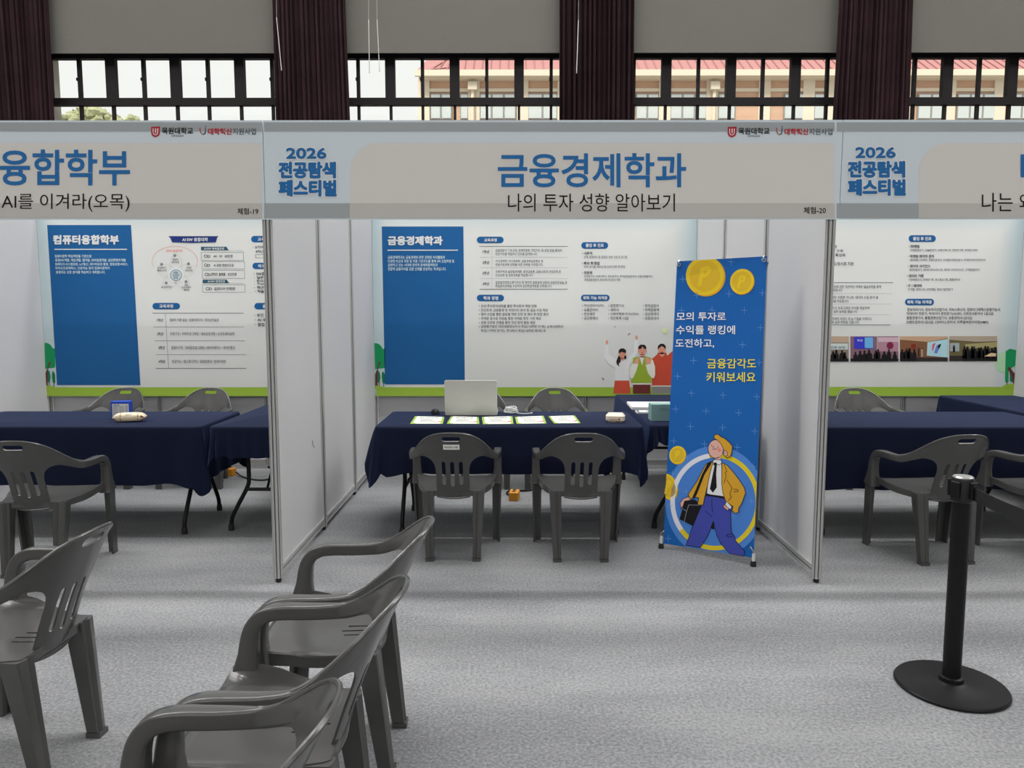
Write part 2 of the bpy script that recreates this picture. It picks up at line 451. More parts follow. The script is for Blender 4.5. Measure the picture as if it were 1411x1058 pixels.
for u in (651.5, 983):
    p = B(u, 110); s = MB(); s.tube([(p.x, -0.25, 0), (p.x, -0.25, zE-0.75)], 0.09, M_CREAM, 10)
    s.bbox((p.x-0.22, -0.45, zE-0.8), (p.x+0.22, -0.1, zE-0.45), M_CREAM); s.build('downspout', bl)
for u0, u1 in ((593, 623), (634, 646), (661, 711), (727, 768), (784, 830), (876, 907), (923, 973), (989, 1012), (1080, 1106), (1121, 1138), (1160, 1205), (1264, 1299), (1318, 1369), (1387, 1425)):
    a, c = B(u0, 130), B(u1, 165); s = MB(); Z0, Z1 = c.z, a.z
    s.bbox((a.x, -0.10, Z0), (c.x, -0.02, Z1), M_OFRAME); o = s.build('window', bl)
    g = MB(); n = max(1, round((c.x-a.x)/0.62)); w = (c.x-a.x)/n
    for k in range(n):
        for q0, q1 in ((0.04, 0.56), (0.60, 0.97)):
            g.bbox((a.x+k*w+0.05, -0.13, Z0+(Z1-Z0)*q0), (a.x+(k+1)*w-0.05, -0.09, Z0+(Z1-Z0)*q1), M_OGLASS)
    g.build('window_glazing', o)
M_LEAF = mat('pale_hill_foliage', (0.36, 0.38, 0.22), 0.9, noise=(0.7, 0.35)); M_TRUNK = mat('tree_bark', (0.10, 0.07, 0.05), 0.9)
def tree(u, v, wpx, Y, lb, seed):
    top = onY(u, v, Y); rnd = random.Random(seed); R = wpx/F_PX*Y/2
    t = empty('tree', (top.x, Y, 0), label=lb, cat='tree', group='trees on the far hillside')
    MB().tube([(0, 0, 0), (0, 0, top.z-R)], [0.45, 0.25], M_TRUNK, 8).build('trunk', t)
    c = MB()
    for k in range(60):
        a = rnd.uniform(0, 2*PI); rr = R*math.sqrt(rnd.random())*0.95; z = top.z - R*0.25 - rnd.random()*R*2.2
        z = min(z, top.z - 0.25*R - (rr/R)**2*R*0.8)
        q = R*rnd.uniform(0.16, 0.32); p = Vector((rr*math.cos(a), rr*math.sin(a)*0.7, z))
        vs = []; n = 7
        for i in range(5):
            th = PI*i/4
            for j in range(n):
                w = q*rnd.uniform(0.75, 1.25)
                vs.append(p + Vector((w*math.sin(th)*math.cos(2*PI*j/n), w*math.sin(th)*math.sin(2*PI*j/n), w*math.cos(th))))
        c.add(vs, [(i*n+j, i*n+(j+1) % n, (i+1)*n+(j+1) % n, (i+1)*n+j) for i in range(4) for j in range(n)], M_LEAF)
    c.build('foliage', t)
tree(88, 148, 50, 60, 'pale green tree outside, cut by the curtain at the window left end', 3)
tree(126, 138, 64, 74, 'pale green tree outside, tallest of the hillside clump', 5)
tree(172, 151, 44, 88, 'pale green tree outside, lowest at the clump right end', 9)
# ------------------------------------------------------------------ exhibition booths
def post_profile(r):
    """eight-sided system post with a groove on every face"""
    pts = []
    for k in range(8):
        a = 2*PI*k/8
        for da, q in ((-0.36, 1.0), (-0.13, 0.97), (-0.10, 0.70), (0.10, 0.70), (0.13, 0.97)):
            pts.append((r*q*math.cos(a+da), r*q*math.sin(a+da)))
    return pts
PP = post_profile(0.026)
def add_post(parent, x, y, h=2.46, name='post'):
    s = MB(); zs = (0.025, h)
    s.sweep([(x, y, z) for z in zs], [PP, PP], M_ALU, [(1,0,0)]*2, [(0,1,0)]*2)
    for k in range(8):
        a = 2*PI*k/8; R_ = Matrix.Rotation(a, 3, 'Z')
        s.box(R_ @ Vector((0.0185, 0, 0)) + Vector((x, y, h/2)), (0.0008, 0.0036, h-0.06), M_GROOVE_SHADE, R_)  # dark strip painting deeper shade into the groove
    s.lathe([(0.012, 0.0), (0.016, 0.006), (0.016, 0.025)], M_RUBBER, (x, y, 0), 10)
    return s.build(name, parent)
def partition(x, lb, ys=None):
    """three panels deep, standing front to back"""
    t = empty('booth_partition', (x, YF, 0), label=lb, cat='partition wall', group='booth partitions')
    S = 0.99
    for k in range(4): add_post(t, 0, k*S)
    for k in range(3):
        s = MB(); s.bbox((-0.0035, k*S+0.025, 0.07), (0.0035, (k+1)*S-0.025, 2.42), M_PANEL)
        p = s.build('panel', t)
        s = MB()
        for z in (0.035, 2.40):
            s.bbox((-0.015, k*S+0.024, z), (0.015, (k+1)*S-0.024, z+0.022), M_ALU)
            s.bbox((-0.009, k*S+0.024, z+0.022), (0.009, (k+1)*S-0.024, z+0.030), M_GROOVE_SHADE)  # rail groove, its shade painted with the same dark colour
            s.bbox((-0.015, k*S+0.024, z+0.030), (0.015, (k+1)*S-0.024, z+0.052), M_ALU)
        s.build('rail', t)
    return t
p_l = partition(XL, 'white panel partition between the computer booth and the middle booth')
s = MB(); P_ = Print(lambda u, v, L: Vector((0.0045, 0, 0)) + (lambda q: Vector((0, q.y-YF, q.z)))(ray(u, v)*((XL+0.004)/ray(u, v).x) + Vector((0, 0, CAM_H))))
P_.line([(430.5, 607), (431.2, 613), (433.2, 616.5)], 1.0, ink(120, 120, 124)); P_.part('scuff_mark', p_l)
partition(XR, 'white panel partition between the middle booth and the right booth')
partition(XLL, 'white panel partition at the photo left edge beside the computer poster')
partition(XRR, 'white panel partition at the photo right edge beside a poster tree')
def back(x0, x1, lb):
    t = empty('booth_back_wall', (x0, YB+0.02, 0), label=lb, cat='booth back wall', group='booth back walls')
    W = (x1-x0); S = W/3
    for k in range(1, 3): add_post(t, k*S, 0)
    for k in range(3):
        a = k*S+0.028; c = (k+1)*S-0.028
        MB().bbox((a, -0.0035, 0.07), (c, 0.0035, 2.42), M_PANEL).build('panel', t)
        s = MB()
        for z in (0.035, 2.40): s.bbox((a, -0.015, z), (c, 0.015, z+0.05), M_ALU)
        s.build('rail', t)
YP = YB - 0.040                                    # posters hang just in front of the posts
back(XLL, XL, 'white panel back wall of the computer booth under its poster')
back(XL, XR, 'white panel back wall of the middle booth under its poster')
back(XR, XRR, 'white panel back wall of the right booth under its photo poster')

# ---- fascia banners
YFA = YF - 0.035
GK = 1.66
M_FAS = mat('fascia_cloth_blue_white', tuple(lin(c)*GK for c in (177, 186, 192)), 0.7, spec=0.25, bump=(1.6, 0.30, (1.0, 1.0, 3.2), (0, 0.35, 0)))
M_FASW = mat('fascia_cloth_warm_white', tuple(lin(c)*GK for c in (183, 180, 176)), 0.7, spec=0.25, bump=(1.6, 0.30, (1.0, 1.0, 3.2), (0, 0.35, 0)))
M_HEM_SHADE = mat('fascia_doubled_hem_shade', tuple(lin(c)*GK for c in (136, 141, 143)), 0.7, spec=0.25, bump=(4, 0.2))  # greyed to paint in the backlight that doubled cloth would block
M_HEMW_SHADE = mat('fascia_doubled_hem_shade_warm', tuple(lin(c)*GK for c in (164, 162, 158)), 0.7, spec=0.25, bump=(4, 0.2))  # warm hem, its blocked backlight likewise put into the colour
TB = ink(38, 96, 150, 1.5); TBD = ink(36, 84, 132, 1.5); TK = ink(20, 20, 20, 1.3); TR = ink(165, 40, 50, 1.4); TG = ink(75, 78, 84, 1.4); TW = ink(214, 218, 220, 1.3)
FZ0, FZ1 = 1.965, 2.47
fat = wall_at(YFA)
def fascia(x0, x1, lb):
    t = empty('fascia_banner', (x0, YFA, FZ0), label=lb, cat='booth sign', group='booth fascia banners')
    w = x1-x0; h = FZ1-FZ0; vs = []; fs = []; N = 60; R = 10
    for r in range(R+1):
        for k in range(N+1):
            vs.append((w*k/N, 0.0, h*r/R))
    for th in (0,):
        for r in range(R):
            for k in range(N): i = r*(N+1)+k; fs.append((i, i+1, i+N+2, i+N+1))
    MB().add(vs, fs, M_FAS).bbox((0, 0.001, 0), (w, 0.003, h), M_FAS).build('cloth', t)
    s = MB(); s.bbox((0.05, 0.012, h-0.05), (w-0.05, 0.05, h-0.005), M_ALU); s.bbox((0.05, 0.012, 0.01), (w-0.05, 0.05, 0.05), M_ALU); s.build('support_beam', t)
    return t
def on(parent):
    """parts are laid out in hall coordinates; keep them there under their thing"""
    def place(o):
        o.parent = parent; o.matrix_parent_inverse = parent.matrix_basis.inverted(); return o
    return place
def part(P, name, parent, **kw):
    o = P.part(name, None, **kw); on(parent)(o); return o
def panel_shape(P, u0, uend, right_round):
    """pale rounded field of the fascia print"""
    r = 40; pts = [(u0, 299.5)]
    for i in range(11): a = PI + PI/2*i/10; pts.append((u0+r+r*math.cos(a), 197+r+r*math.sin(a)))
    pts += [(uend, 197), (uend, 299.5)]
    P.poly(pts, M_FASW, 1)
def event_logo(P, du, dv):
    """2026 festival lettering: pale outline below, blue above"""
    rows = [('2026', 394, 203.5, 450, 219, 0), ('전공탐색', 383.5, 222.5, 463, 246, 0.0), ('페스티벌', 383.5, 247.5, 464, 271, 0.0)]
    for t, a, b_, c, d, sh in rows:
        P.text(t, a+du-1.6, b_+dv-1.6, c+du+1.6, d+dv+1.6, TW, 0.085, 2, 3)
    for t, a, b_, c, d, sh in rows:
        P.text(t, a+du, b_+dv, c+du, d+dv, TB, 0.055, 3, 3)
def maker_marks(P, du, dv, parent):
    """university shield with its name, and the U mark with the programme name"""
    Zf = zoomed(200+du, 165+dv, 7.835)
    P.poly(Zf((64,78),(160,72),(160,140),(150,168),(130,182),(110,187),(90,182),(72,168),(64,140)), TR, 2)
    P.line(Zf((86,95),(86,135),(92,155),(110,164),(130,155),(136,135),(136,95)), 1.2, TW, 3)
    P.line(Zf((112,95),(112,140)), 1.3, TW, 3)
    for x in (72, 88, 104, 120, 136, 152): P.poly(Zf((x-6,80),(x+6,80),(x,68)), TR, 2)
    P.text('목원대학교', 223+du, 175.5+dv, 266+du, 184.8+dv, TK, 0.02, 3)
    P.text('대학혁신본부', 236+du, 186+dv, 253+du, 188.6+dv, TK, 0.01, 3)
    part(P, 'university_emblem', parent, label='red shield emblem with university name')
    P.line(Zf((592,85),(594,120),(602,142)), 1.2, TR, 2); P.line(Zf((602,142),(615,156),(626,158)), 1.2, ink(190, 150, 60, 1.3), 2)
    P.line(Zf((626,158),(642,150),(650,130),(652,85)), 1.3, ink(70, 60, 110, 1.3), 2); P.ell(*Zf((652,72))[0], 0.8, 0.8, ink(60, 60, 80), 2)
    P.text('대학혁신', 286.5+du, 176.5+dv, 319+du, 185.6+dv, TR, 0.03, 3)
    P.text('지원사업', 320.5+du, 176.5+dv, 352.5+du, 185.6+dv, TG, 0.01, 3)
    part(P, 'program_logo', parent, label='U shaped mark with red and grey lettering')
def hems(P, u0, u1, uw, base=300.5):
    P.rect(u0, 168.5, u1, 181, M_HEM_SHADE, 1.5)
    P.rect(u0, 280+0, uw, base, M_HEM_SHADE, 1.5) if uw > u0 else None
    P.rect(max(u0, uw), 280, u1, base, M_HEMW_SHADE, 1.5)
# middle
P = Print(fat)
fm = fascia(-1.300, 1.694, 'white fascia banner titled for finance over the middle booth')
panel_shape(P, 482, 1149, False); part(P, 'pale_field', fm)
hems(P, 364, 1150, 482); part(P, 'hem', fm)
event_logo(P, 0, 0); part(P, 'event_lettering', fm, label='blue outlined event lettering')
P.text('금융경제학과', 686, 211, 945.5, 258, TB, 0.018, 3, 4); part(P, 'title_lettering', fm, label='large blue title lettering')
P.text('나의 투자 성향 알아보기', 700, 266.5, 930, 291.5, TK, 0.0, 3, 3); part(P, 'subtitle_lettering', fm, label='black subtitle lettering')
maker_marks(P, 794.5, 0.3, fm); P.text('체험-20', 1107.5, 285, 1138, 294.5, TK, 0.012, 3, 3); part(P, 'booth_number_lettering', fm)
# left
fmL = fascia(XLL, -1.303, 'white fascia banner titled for computing over the left booth')
panel_shape(P, -300, 360, False); part(P, 'pale_field', fmL)
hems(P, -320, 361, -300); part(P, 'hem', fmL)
P.text('컴퓨터융합학부', -138, 206, 179, 255.5, TB, 0.018, 3, 4); part(P, 'title_lettering', fmL, label='large blue title lettering')
P.text('AI를 이겨라(오목)', 2, 266.5, 178.5, 291.5, TK, 0.0, 3, 3); part(P, 'subtitle_lettering', fmL, label='black subtitle lettering')
maker_marks(P, 0, 0, fmL); P.text('체험-19', 327, 286.5, 356, 295.5, TK, 0.012, 3, 3); part(P, 'booth_number_lettering', fmL)
# right
fmR = fascia(1.697, XRR, 'white fascia banner with title cut off at the photo right edge')
panel_shape(P, 1266, 1800, False); part(P, 'pale_field', fmR)
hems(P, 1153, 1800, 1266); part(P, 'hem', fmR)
event_logo(P, 784.5, -1); part(P, 'event_lettering', fmR, label='blue outlined event lettering')
P.text('마', 1406.5, 208, 1452, 256, TB, 0.018, 3, 4); part(P, 'title_lettering', fmR, label='large blue title lettering')
P.text('나는 왜', 1353, 265.5, 1424, 291.5, TK, 0.0, 3, 3); part(P, 'subtitle_lettering', fmR, label='black subtitle lettering')

# ---- wall posters
PO = 1.72
PK = PO
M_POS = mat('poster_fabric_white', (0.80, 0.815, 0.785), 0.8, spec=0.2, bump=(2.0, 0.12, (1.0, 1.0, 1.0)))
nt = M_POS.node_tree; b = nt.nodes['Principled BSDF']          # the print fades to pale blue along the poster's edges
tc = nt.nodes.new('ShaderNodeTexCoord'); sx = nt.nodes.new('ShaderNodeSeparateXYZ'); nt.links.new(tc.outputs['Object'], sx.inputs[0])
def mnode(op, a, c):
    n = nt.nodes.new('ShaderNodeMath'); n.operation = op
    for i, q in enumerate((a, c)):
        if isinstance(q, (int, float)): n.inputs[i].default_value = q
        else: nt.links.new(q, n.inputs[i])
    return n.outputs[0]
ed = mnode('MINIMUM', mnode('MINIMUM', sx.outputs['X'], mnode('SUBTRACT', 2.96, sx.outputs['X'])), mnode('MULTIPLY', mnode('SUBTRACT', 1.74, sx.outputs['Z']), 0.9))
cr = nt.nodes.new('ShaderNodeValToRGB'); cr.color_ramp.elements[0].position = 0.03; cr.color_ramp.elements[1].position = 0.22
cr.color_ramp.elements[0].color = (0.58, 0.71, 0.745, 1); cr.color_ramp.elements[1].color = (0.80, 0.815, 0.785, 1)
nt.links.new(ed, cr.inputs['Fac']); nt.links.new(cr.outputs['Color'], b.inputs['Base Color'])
PB = ink(23, 76, 124); PB2 = ink(22, 58, 112); PG = ink(128, 156, 55); PT = ink(40, 42, 46); PTL = ink(70, 74, 78); PW = ink(225, 228, 228, 1.1); PLN = ink(150, 154, 154); PLD = ink(96, 100, 100)
GRN = ink(22, 122, 74); GRN2 = ink(24, 98, 66); BRN = ink(82, 46, 40); PALEG = ink(150, 185, 150)
pat = wall_at(YP)
def poster(xa, xb, lb):
    za, zb = 0.695, 2.42
    t = empty('wall_poster', (xa, YP, za), label=lb, cat='poster', group='booth wall posters')
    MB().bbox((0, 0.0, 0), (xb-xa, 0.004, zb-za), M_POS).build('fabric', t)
    return t
def pill(P, a, b_, c, d, txt, ta, tb, tc_, td, m=None):
    P.pill(a, b_, c, d, m or PB, 1); P.text(txt, ta, tb, tc_, td, PW, 0.035); part(P, 'heading_pill', PILL_ON[0])
PILL_ON = [None]
def left_tree(P, du, dv):
    Zt = zoomed(505+du, 465+dv, 11.75)
    P.poly(Zt((128,90),(170,92),(215,115),(245,150),(262,185),(290,178),(300,182),(300,490),(240,502),(190,500),(140,515)), GRN, 1)
    P.poly(Zt((160,560),(178,530),(200,540),(218,580),(226,650),(215,720),(200,745),(180,720),(172,650)), GRN2, 1)
    P.poly(Zt((262,545),(285,570),(300,610),(302,730),(280,765),(258,720),(246,640),(250,580)), GRN2, 1)
    P.poly(Zt((140,590),(170,520),(200,400),(215,380),(212,420),(250,390),(205,450),(178,560),(180,780),(142,780)), BRN, 2)
    P.line(Zt((205,720),(205,780)), 1.0, BRN, 2); P.line(Zt((280,750),(280,800)), 1.0, BRN, 2)
    P.poly(Zt((140,790),(160,772),(180,778),(200,770),(225,785),(250,795),(300,812),(300,830),(140,830)), PG, 2)

# middle poster
pm = poster(XL+0.006, XR-0.006, 'white finance department poster with three cheering figures in middle booth')
PILL_ON[0] = pm
P = Print(pat)
P.rect(518.5, 533.5, 958, 545.8, PG, 1); part(P, 'green_strip', pm)
P.poly([(526, 312), (638.5, 312), (640.5, 529.5), (530.5, 529.5)], PB, 1); part(P, 'blue_field', pm)
left_tree(P, 0, 0); part(P, 'tree_print', pm)
P.text('금융경제학과', 534, 325, 610, 338, PW, 0.05, 3, 3); P.rect(534, 344, 631, 345.3, PW, 3); part(P, 'title_lettering', pm)
for t, a, b_, c, d in (('금융경제학과는 금융경제에 관한 강화된 커리큘럼과', 534.5,352.3,613,356.7), ('다양한 비교과 과정 및 각종 기초지도를 통해 4차 산업혁명 등', 534.5,357.6,626,362),
                       ('급변하고 있는 시대에 창의적 문제해결역량과', 534.5,362.9,603,367.2), ('전문적 금융지식을 갖춘 인재를 양성하는 학과입니다.', 534.5,368.3,615,372.8)):
    P.text(t, a, b_, c, d, ink(170, 190, 205), 0.012)
part(P, 'intro_lettering', pm)
pill(P, 657,326,694,335, '교육과정', 667,328.3,684.5,333.2); pill(P, 657,406,694.5,415, '학과 장점', 666,408.2,686.5,413.4)
pill(P, 801,333.5,838,342.7, '졸업 후 진로', 807,335.5,832,340.6); pill(P, 800.5,406,840,414.8, '취득 가능 자격증', 803.5,408,837,413)

P.rect(660.5,339,782.5,339.8, PLD); P.rect(661,398,782.5,398.9, PLD)
for v in (354, 368.5, 383.4): P.rect(661, v, 782.5, v+0.45, PLN)
P.rect(677.7, 340, 678.1, 398, PLN)
for k, v in enumerate((344.6, 359.4, 374, 388.8)): P.text('%d학년' % (k+1), 665, v, 674, v+4.4, PT, 0.015)
for t, b_, c, d in (('금융전문가 기초교육, 경제학원론, 직업지도 및 상담 등을 통하여', 342.9,774,347.1), ('전공기초를 학습하고 진로를 탐색합니다.', 347.9,740.5,351.7),
                    ('거시경제학, 미시경제학, 금융경제입문특강 등', 357.8,748.5,361.7), ('전공기초과목 강화를 위한 과목을 수강합니다.', 362.6,748.5,366.5),
                    ('국제무역과 글로벌경제론, 증권금융론, 금융시장과 산업조직 등', 372.3,773,376.5), ('전공심화 및 응용과목을 학습합니다.', 377.2,734.5,381),
                    ('글로벌경제캡스톤디자인 등 창의적 융합설계 과목과 금융현장실습 등', 387,781.5,391.3), ('취업준비과목을 수강하여 실전취업역량을 강화합니다.', 392,760.5,396)):
    P.text(t, 682.7, b_, c, d, PTL, 0.006)
part(P, 'curriculum_table', pm)
for k, (t, b_, c, d) in enumerate((('모의 주식투자대회를 통한 주식투자 역량 강화', 419.5,739.5,423.7), ('전산회계, 금융통계 및 빅데이터 분석 등 실습 수업 제공', 425.3,755,429.5),
                    ('영어 수업을 통한 글로벌 역량 강화 및 해외 취·창업 용이', 430.9,755.5,435.1), ('자격증 응시료 지원을 통한 자격증 취득 기회 제공', 436.7,745.5,440.8),
                    ('초청 강연회 진행을 통한 전공 탐색 활동 제공', 442.3,737.5,446.5), ("감정평가법인 대전세종충남지사 취업('14학번 이*용), 손해사정회사", 447.9,776.5,452.3),
                    ("취업('17학번 문*민), 주식회사 취업('18학번 배*희) 등", 453.7,752,458))):
    P.text(t, 662.7, b_, c, d, PT, 0.006)
    if k < 6: P.text('>', 659.7, b_+0.9, 661.2, d-0.9, PT, 0.0)
part(P, 'strengths_lettering', pm)
for h_, v in (('사무직', 346.6), ('해외 취·창업', 360.4), ('전문직', 373.5)):
    P.text(h_, 804.7, v, 826 if '창' in h_ else 816, v+4.5, PT, 0.025); P.text('>', 802, v+1, 803.5, v+3.6, PTL, 0)
for t, b_, c, d in (('은행, 증권회사 등 금융권, 일반 기업 및 공기업', 352.2,864,356.2), ('미국, 싱가폴, 베트남 등으로의 해외 취·창업', 365.6,861,369.5),
                    ('감정평가사, 손해사정사, 정보관리사, 투자(증권)분석사, 선물거래중개사,', 379,900,382.9), ('국제금융전문가, 펀드매니저 등의 직종', 383.7,855,387.4)):
    P.text(t, 804.7, b_, c, d, PTL, 0.006)
part(P, 'careers_lettering', pm)
for u, lst in ((804.7, (('자산관리사(FP)', 832), ('유통관리사', 824), ('전산세무', 820), ('공인회계사', 824))), (841, (('감정평가사', 860), ('세무사', 853), ('신용위험분석사(CRA)', 880), ('전산회계 1,2급', 866))),
               (888.7, (('투자상담사', 908), ('국제금융역', 908), ('공인회계사', 908), ('외환관리사', 908)))):
    for k, (t, c) in enumerate(lst):
        v = 418.9 + k*5.75; P.text(t, u, v, c, v+4.4, PT, 0.006); P.text('>', u-2.8, v+1, u-1.5, v+3.4, PTL, 0)
part(P, 'certificates_lettering', pm)
# the three printed figures
Zp = zoomed(820, 440, 9.2)
SK = ink(196, 132, 112); HR = ink(34, 28, 32); LIL = ink(206, 196, 208); LIL2 = ink(200, 188, 202); RED = ink(172, 68, 50); DKR = ink(92, 42, 40); LIME = ink(126, 146, 44); IVO = ink(196, 190, 180); ORG = ink(170, 66, 48); GRY = ink(118, 116, 114); HND = ink(186, 136, 108)
P.poly(Zp((720,500),(780,450),(800,420),(850,430),(900,420),(915,460),(965,415),(1010,380),(1010,845),(720,845)), ORG, 1)
P.rect(*Zp((720,845))[0], *Zp((1010,940))[0], GRY, 1.5); P.rect(*Zp((720,838))[0], *Zp((1010,852))[0], IVO, 2)
P.poly(Zp((820,420),(880,420),(880,455),(845,478),(820,455)), SK, 2); P.ell(*Zp((846,385))[0], 5.2, 6.2, SK, 2)
P.poly(Zp((793,375),(798,335),(830,308),(870,310),(895,335),(895,372),(880,365),(862,345),(838,338),(815,360),(800,378)), HR, 3)
P.ell(*Zp((828,380))[0], 0.5, 0.3, HR, 3); P.ell(*Zp((868,380))[0], 0.5, 0.3, HR, 3); P.line(Zp((832,406),(856,406)), 0.8, RED, 3)
P.poly(Zp((125,320),(165,318),(175,440),(250,500),(330,520),(400,510),(490,420),(500,260),(548,258),(548,400),(480,520),(430,600),(432,775),(248,775),(250,610),(170,560),(112,480)), LIL, 2)
P.line(Zp((338,520),(336,775)), 0.8, LIL2, 3)
P.ell(*Zp((150,290))[0], 1.7, 3.2, HND, 2); P.ell(*Zp((525,230))[0], 1.7, 3.2, HND, 2)
P.poly(Zp((250,775),(432,775),(450,940),(230,940)), RED, 2)
P.poly(Zp((300,455),(325,480),(322,545),(300,560),(308,600),(275,570),(268,530)), HR, 3); P.ell(*Zp((382,480))[0], 1.6, 2.6, HR, 3)
P.ell(*Zp((346,440))[0], 5.2, 6.8, SK, 3); P.rect(*Zp((330,490))[0], *Zp((362,522))[0], SK, 3)
P.poly(Zp((296,430),(300,390),(325,368),(365,368),(392,390),(394,425),(362,420),(340,410),(318,422)), HR, 4)
P.line(Zp((332,462),(355,462)), 0.9, RED, 4); P.ell(*Zp((325,437))[0], 0.5, 0.3, HR, 4); P.ell(*Zp((366,437))[0], 0.5, 0.3, HR, 4)
P.poly(Zp((480,490),(545,470),(660,470),(712,490),(712,560),(715,740),(718,808),(460,808),(462,750),(500,680),(480,560)), LIME, 3)
P.poly(Zp((560,470),(628,470),(595,582)), IVO, 4)
P.poly(Zp((480,560),(548,565),(520,660),(480,745),(440,745),(430,680),(450,600)), IVO, 4)
P.poly(Zp((712,500),(735,520),(760,600),(762,700),(745,745),(715,740),(670,680),(640,575),(705,560)), IVO, 4)
P.poly(Zp((500,520),(545,480),(560,500),(548,565),(500,560)), SK, 4); P.poly(Zp((640,490),(665,475),(705,520),(700,565),(640,560)), SK, 4)
P.rect(*Zp((480,826))[0], *Zp((700,940))[0], DKR, 3); P.rect(*Zp((470,808))[0], *Zp((715,828))[0], IVO, 3)
P.ell(*Zp((597,390))[0], 5.2, 6.8, SK, 4); P.rect(*Zp((570,440))[0], *Zp((626,482))[0], SK, 4)
P.ell(*Zp((550,397))[0], 0.8, 1.2, SK, 4); P.ell(*Zp((647,397))[0], 0.8, 1.2, SK, 4)
P.poly(Zp((548,378),(548,345),(575,320),(625,320),(648,345),(648,378),(620,372),(605,345),(595,350),(585,372)), HR, 5)
P.line(Zp((586,415),(608,415)), 0.9, RED, 5); P.ell(*Zp((577,390))[0], 0.5, 0.3, HR, 5); P.ell(*Zp((618,390))[0], 0.5, 0.3, HR, 5)
P.poly(Zp((410,205),(430,175),(450,172),(435,195)), ink(150, 70, 100), 2); P.poly(Zp((82,738),(105,745),(118,772),(98,765)), ink(140, 66, 86), 2)
P.ell(*Zp((885,145))[0], 3.6, 3.9, ink(180, 196, 140), 2); P.ell(*Zp((250,93))[0], 0.7, 0.7, PTL, 2)
part(P, 'cheering_figures_print', pm)

# left poster
plf = poster(XLL+0.006, XL-0.006, 'white computer department poster with flower diagram in the left booth')
PILL_ON[0] = plf
P.rect(64, 533.5, 372, 545.8, PG, 1); part(P, 'green_strip', plf)
P.poly([(65, 310), (180.5, 310), (193.5, 530.5), (78.5, 530.5)], PB, 1); part(P, 'blue_field', plf)
left_tree(P, -454.5, -0.5); part(P, 'tree_print', plf)
P.text('컴퓨터융합학부', 73, 323.5, 164, 337, PW, 0.05, 3, 3, ); P.poly([(75,342.8),(175,342.8),(175,344.1),(75,344.1)], PW, 3); part(P, 'title_lettering', plf)
for t, a, b_, c, d in (('컴퓨터공학 핵심역량을 기반으로', 75.5,350.8,126,355), ('응용SW개발, 게임개발, 웹개발, 모바일앱개발, 실감콘텐츠개발,', 76,356.3,174,360.6), ('임베디드시스템응용, IoT통신, 데이터보호·활용, 협동로봇서비스,', 76,361.9,176.5,366.1),
                       ('바이오인포매틱스, 인공지능 등의 컴퓨터공학이', 76.5,367.3,151,371.6), ('응용되는 모든 분야를 학습하고 계획합니다.', 77,372.9,145,377)):
    P.text(t, a, b_, c, d, ink(170, 190, 205), 0.012)
part(P, 'intro_lettering', plf)
Zl = zoomed(205, 315, 8.552)
NV = ink(28, 44, 98); TEAL = ink(40, 72, 88)
P.poly(Zl((232,88),(822,88),(800,110),(252,110)), ink(30, 36, 66), 1); P.poly(Zl((248,92),(808,92),(790,160),(520,168),(275,160)), NV, 2)
P.text('AI·SW 융합대학', 251, 327.4, 286.5, 332.6, PW, 0.02)
P.ring(*Zl((308,385))[0], 31.5, 21, 0.5, ink(196, 120, 112), 1, -PI*1.12, PI*0.12)
for k in range(5):
    a = -PI/2 + 2*PI*k/5; cx, cy = 242.5+13.5*math.cos(a), 377+12.5*math.sin(a)
    pts = []
    for i in range(33):
        b_ = 2*PI*i/32; x, y = 13.5*math.cos(b_), 8.2*math.sin(b_)
        pts.append((cx + x*math.cos(a)-y*math.sin(a), cy + x*math.sin(a)+y*math.cos(a)))
    P.line(pts, 0.28, PLN, 1)
P.ell(242.5, 379, 11, 10.5, ink(204, 204, 214), 1); P.ell(242.5, 379, 8, 7.8, M_POS, 2); P.ring(242.5, 379, 8, 7.8, 0.6, ink(80, 84, 110), 2.5)
for k, t in enumerate(('공통', '교과목', '운영')): P.text(t, 239.3 if k != 1 else 238, 374.2+k*3.5, 245 if k != 1 else 246.5, 377+k*3.5, PT, 0.01)
P.text('컴퓨터융합학부', 229, 343.6, 251.5, 347, ink(190, 100, 92), 0.01)
for t, a, b_, c in (('컴퓨터', 237.5, 356, 245.5), ('공학전공', 236.3, 359.6, 247), ('AI·임베디드', 217.5, 367.3, 229), ('융합소프트', 216.5, 371, 229.8), ('사이버', 256.5, 367.3, 263.5), ('보안전공', 255, 371, 265.5), ('AI 응용학과', 222, 393.8, 236.5), ('게임', 254, 391, 259), ('소프트웨어', 250, 394.3, 263), ('공학과', 253, 397.8, 261)):
    P.text(t, a, b_, c, b_+3, PT, 0.006)
for u, v in ((240.8, 352), (222.6, 364), (259.6, 363.3), (229, 389.8), (256.3, 388)):
    P.ring(u, v, 2.0, 1.8, 0.7, PTL, 2, n=16); P.ell(u, v, 0.7, 0.7, PTL, 2, 10)
part(P, 'flower_diagram', plf)
P.poly(Zl((615,213),(915,213),(942,255),(615,255)), TEAL, 1); P.poly(Zl((635,600),(915,600),(950,642),(635,642)), TEAL, 1)
P.text('AI·SW 융복합전공', 281, 340.8, 309, 344.2, PW, 0.015); P.text('AI·SW 연계전공', 286, 386, 310, 389.4, PW, 0.015)
P.rect(312, 344.8, 335, 345.3, PLN); P.rect(313, 389.8, 336, 390.3, PLN)
for a, b_, c, d in ((277.2,347.5,335.5,358.7), (278.4,360.3,336.8,370.5), (278.8,372.5,337,383.5), (279.2,392.3,337.6,402.6)):
    P.line([(a,b_),(c,b_),(c,d),(a,d),(a,b_)], 0.45, PLD, 1)
for u, v in ((285,352.7),(285,365.2),(286,378),(287.5,397.6)):
    P.ring(u-1.5, v, 2.6, 2.2, 0.8, PTL, 2, n=16); P.ring(u+2.4, v+0.3, 2.2, 1.8, 0.8, PTL, 2, n=16)
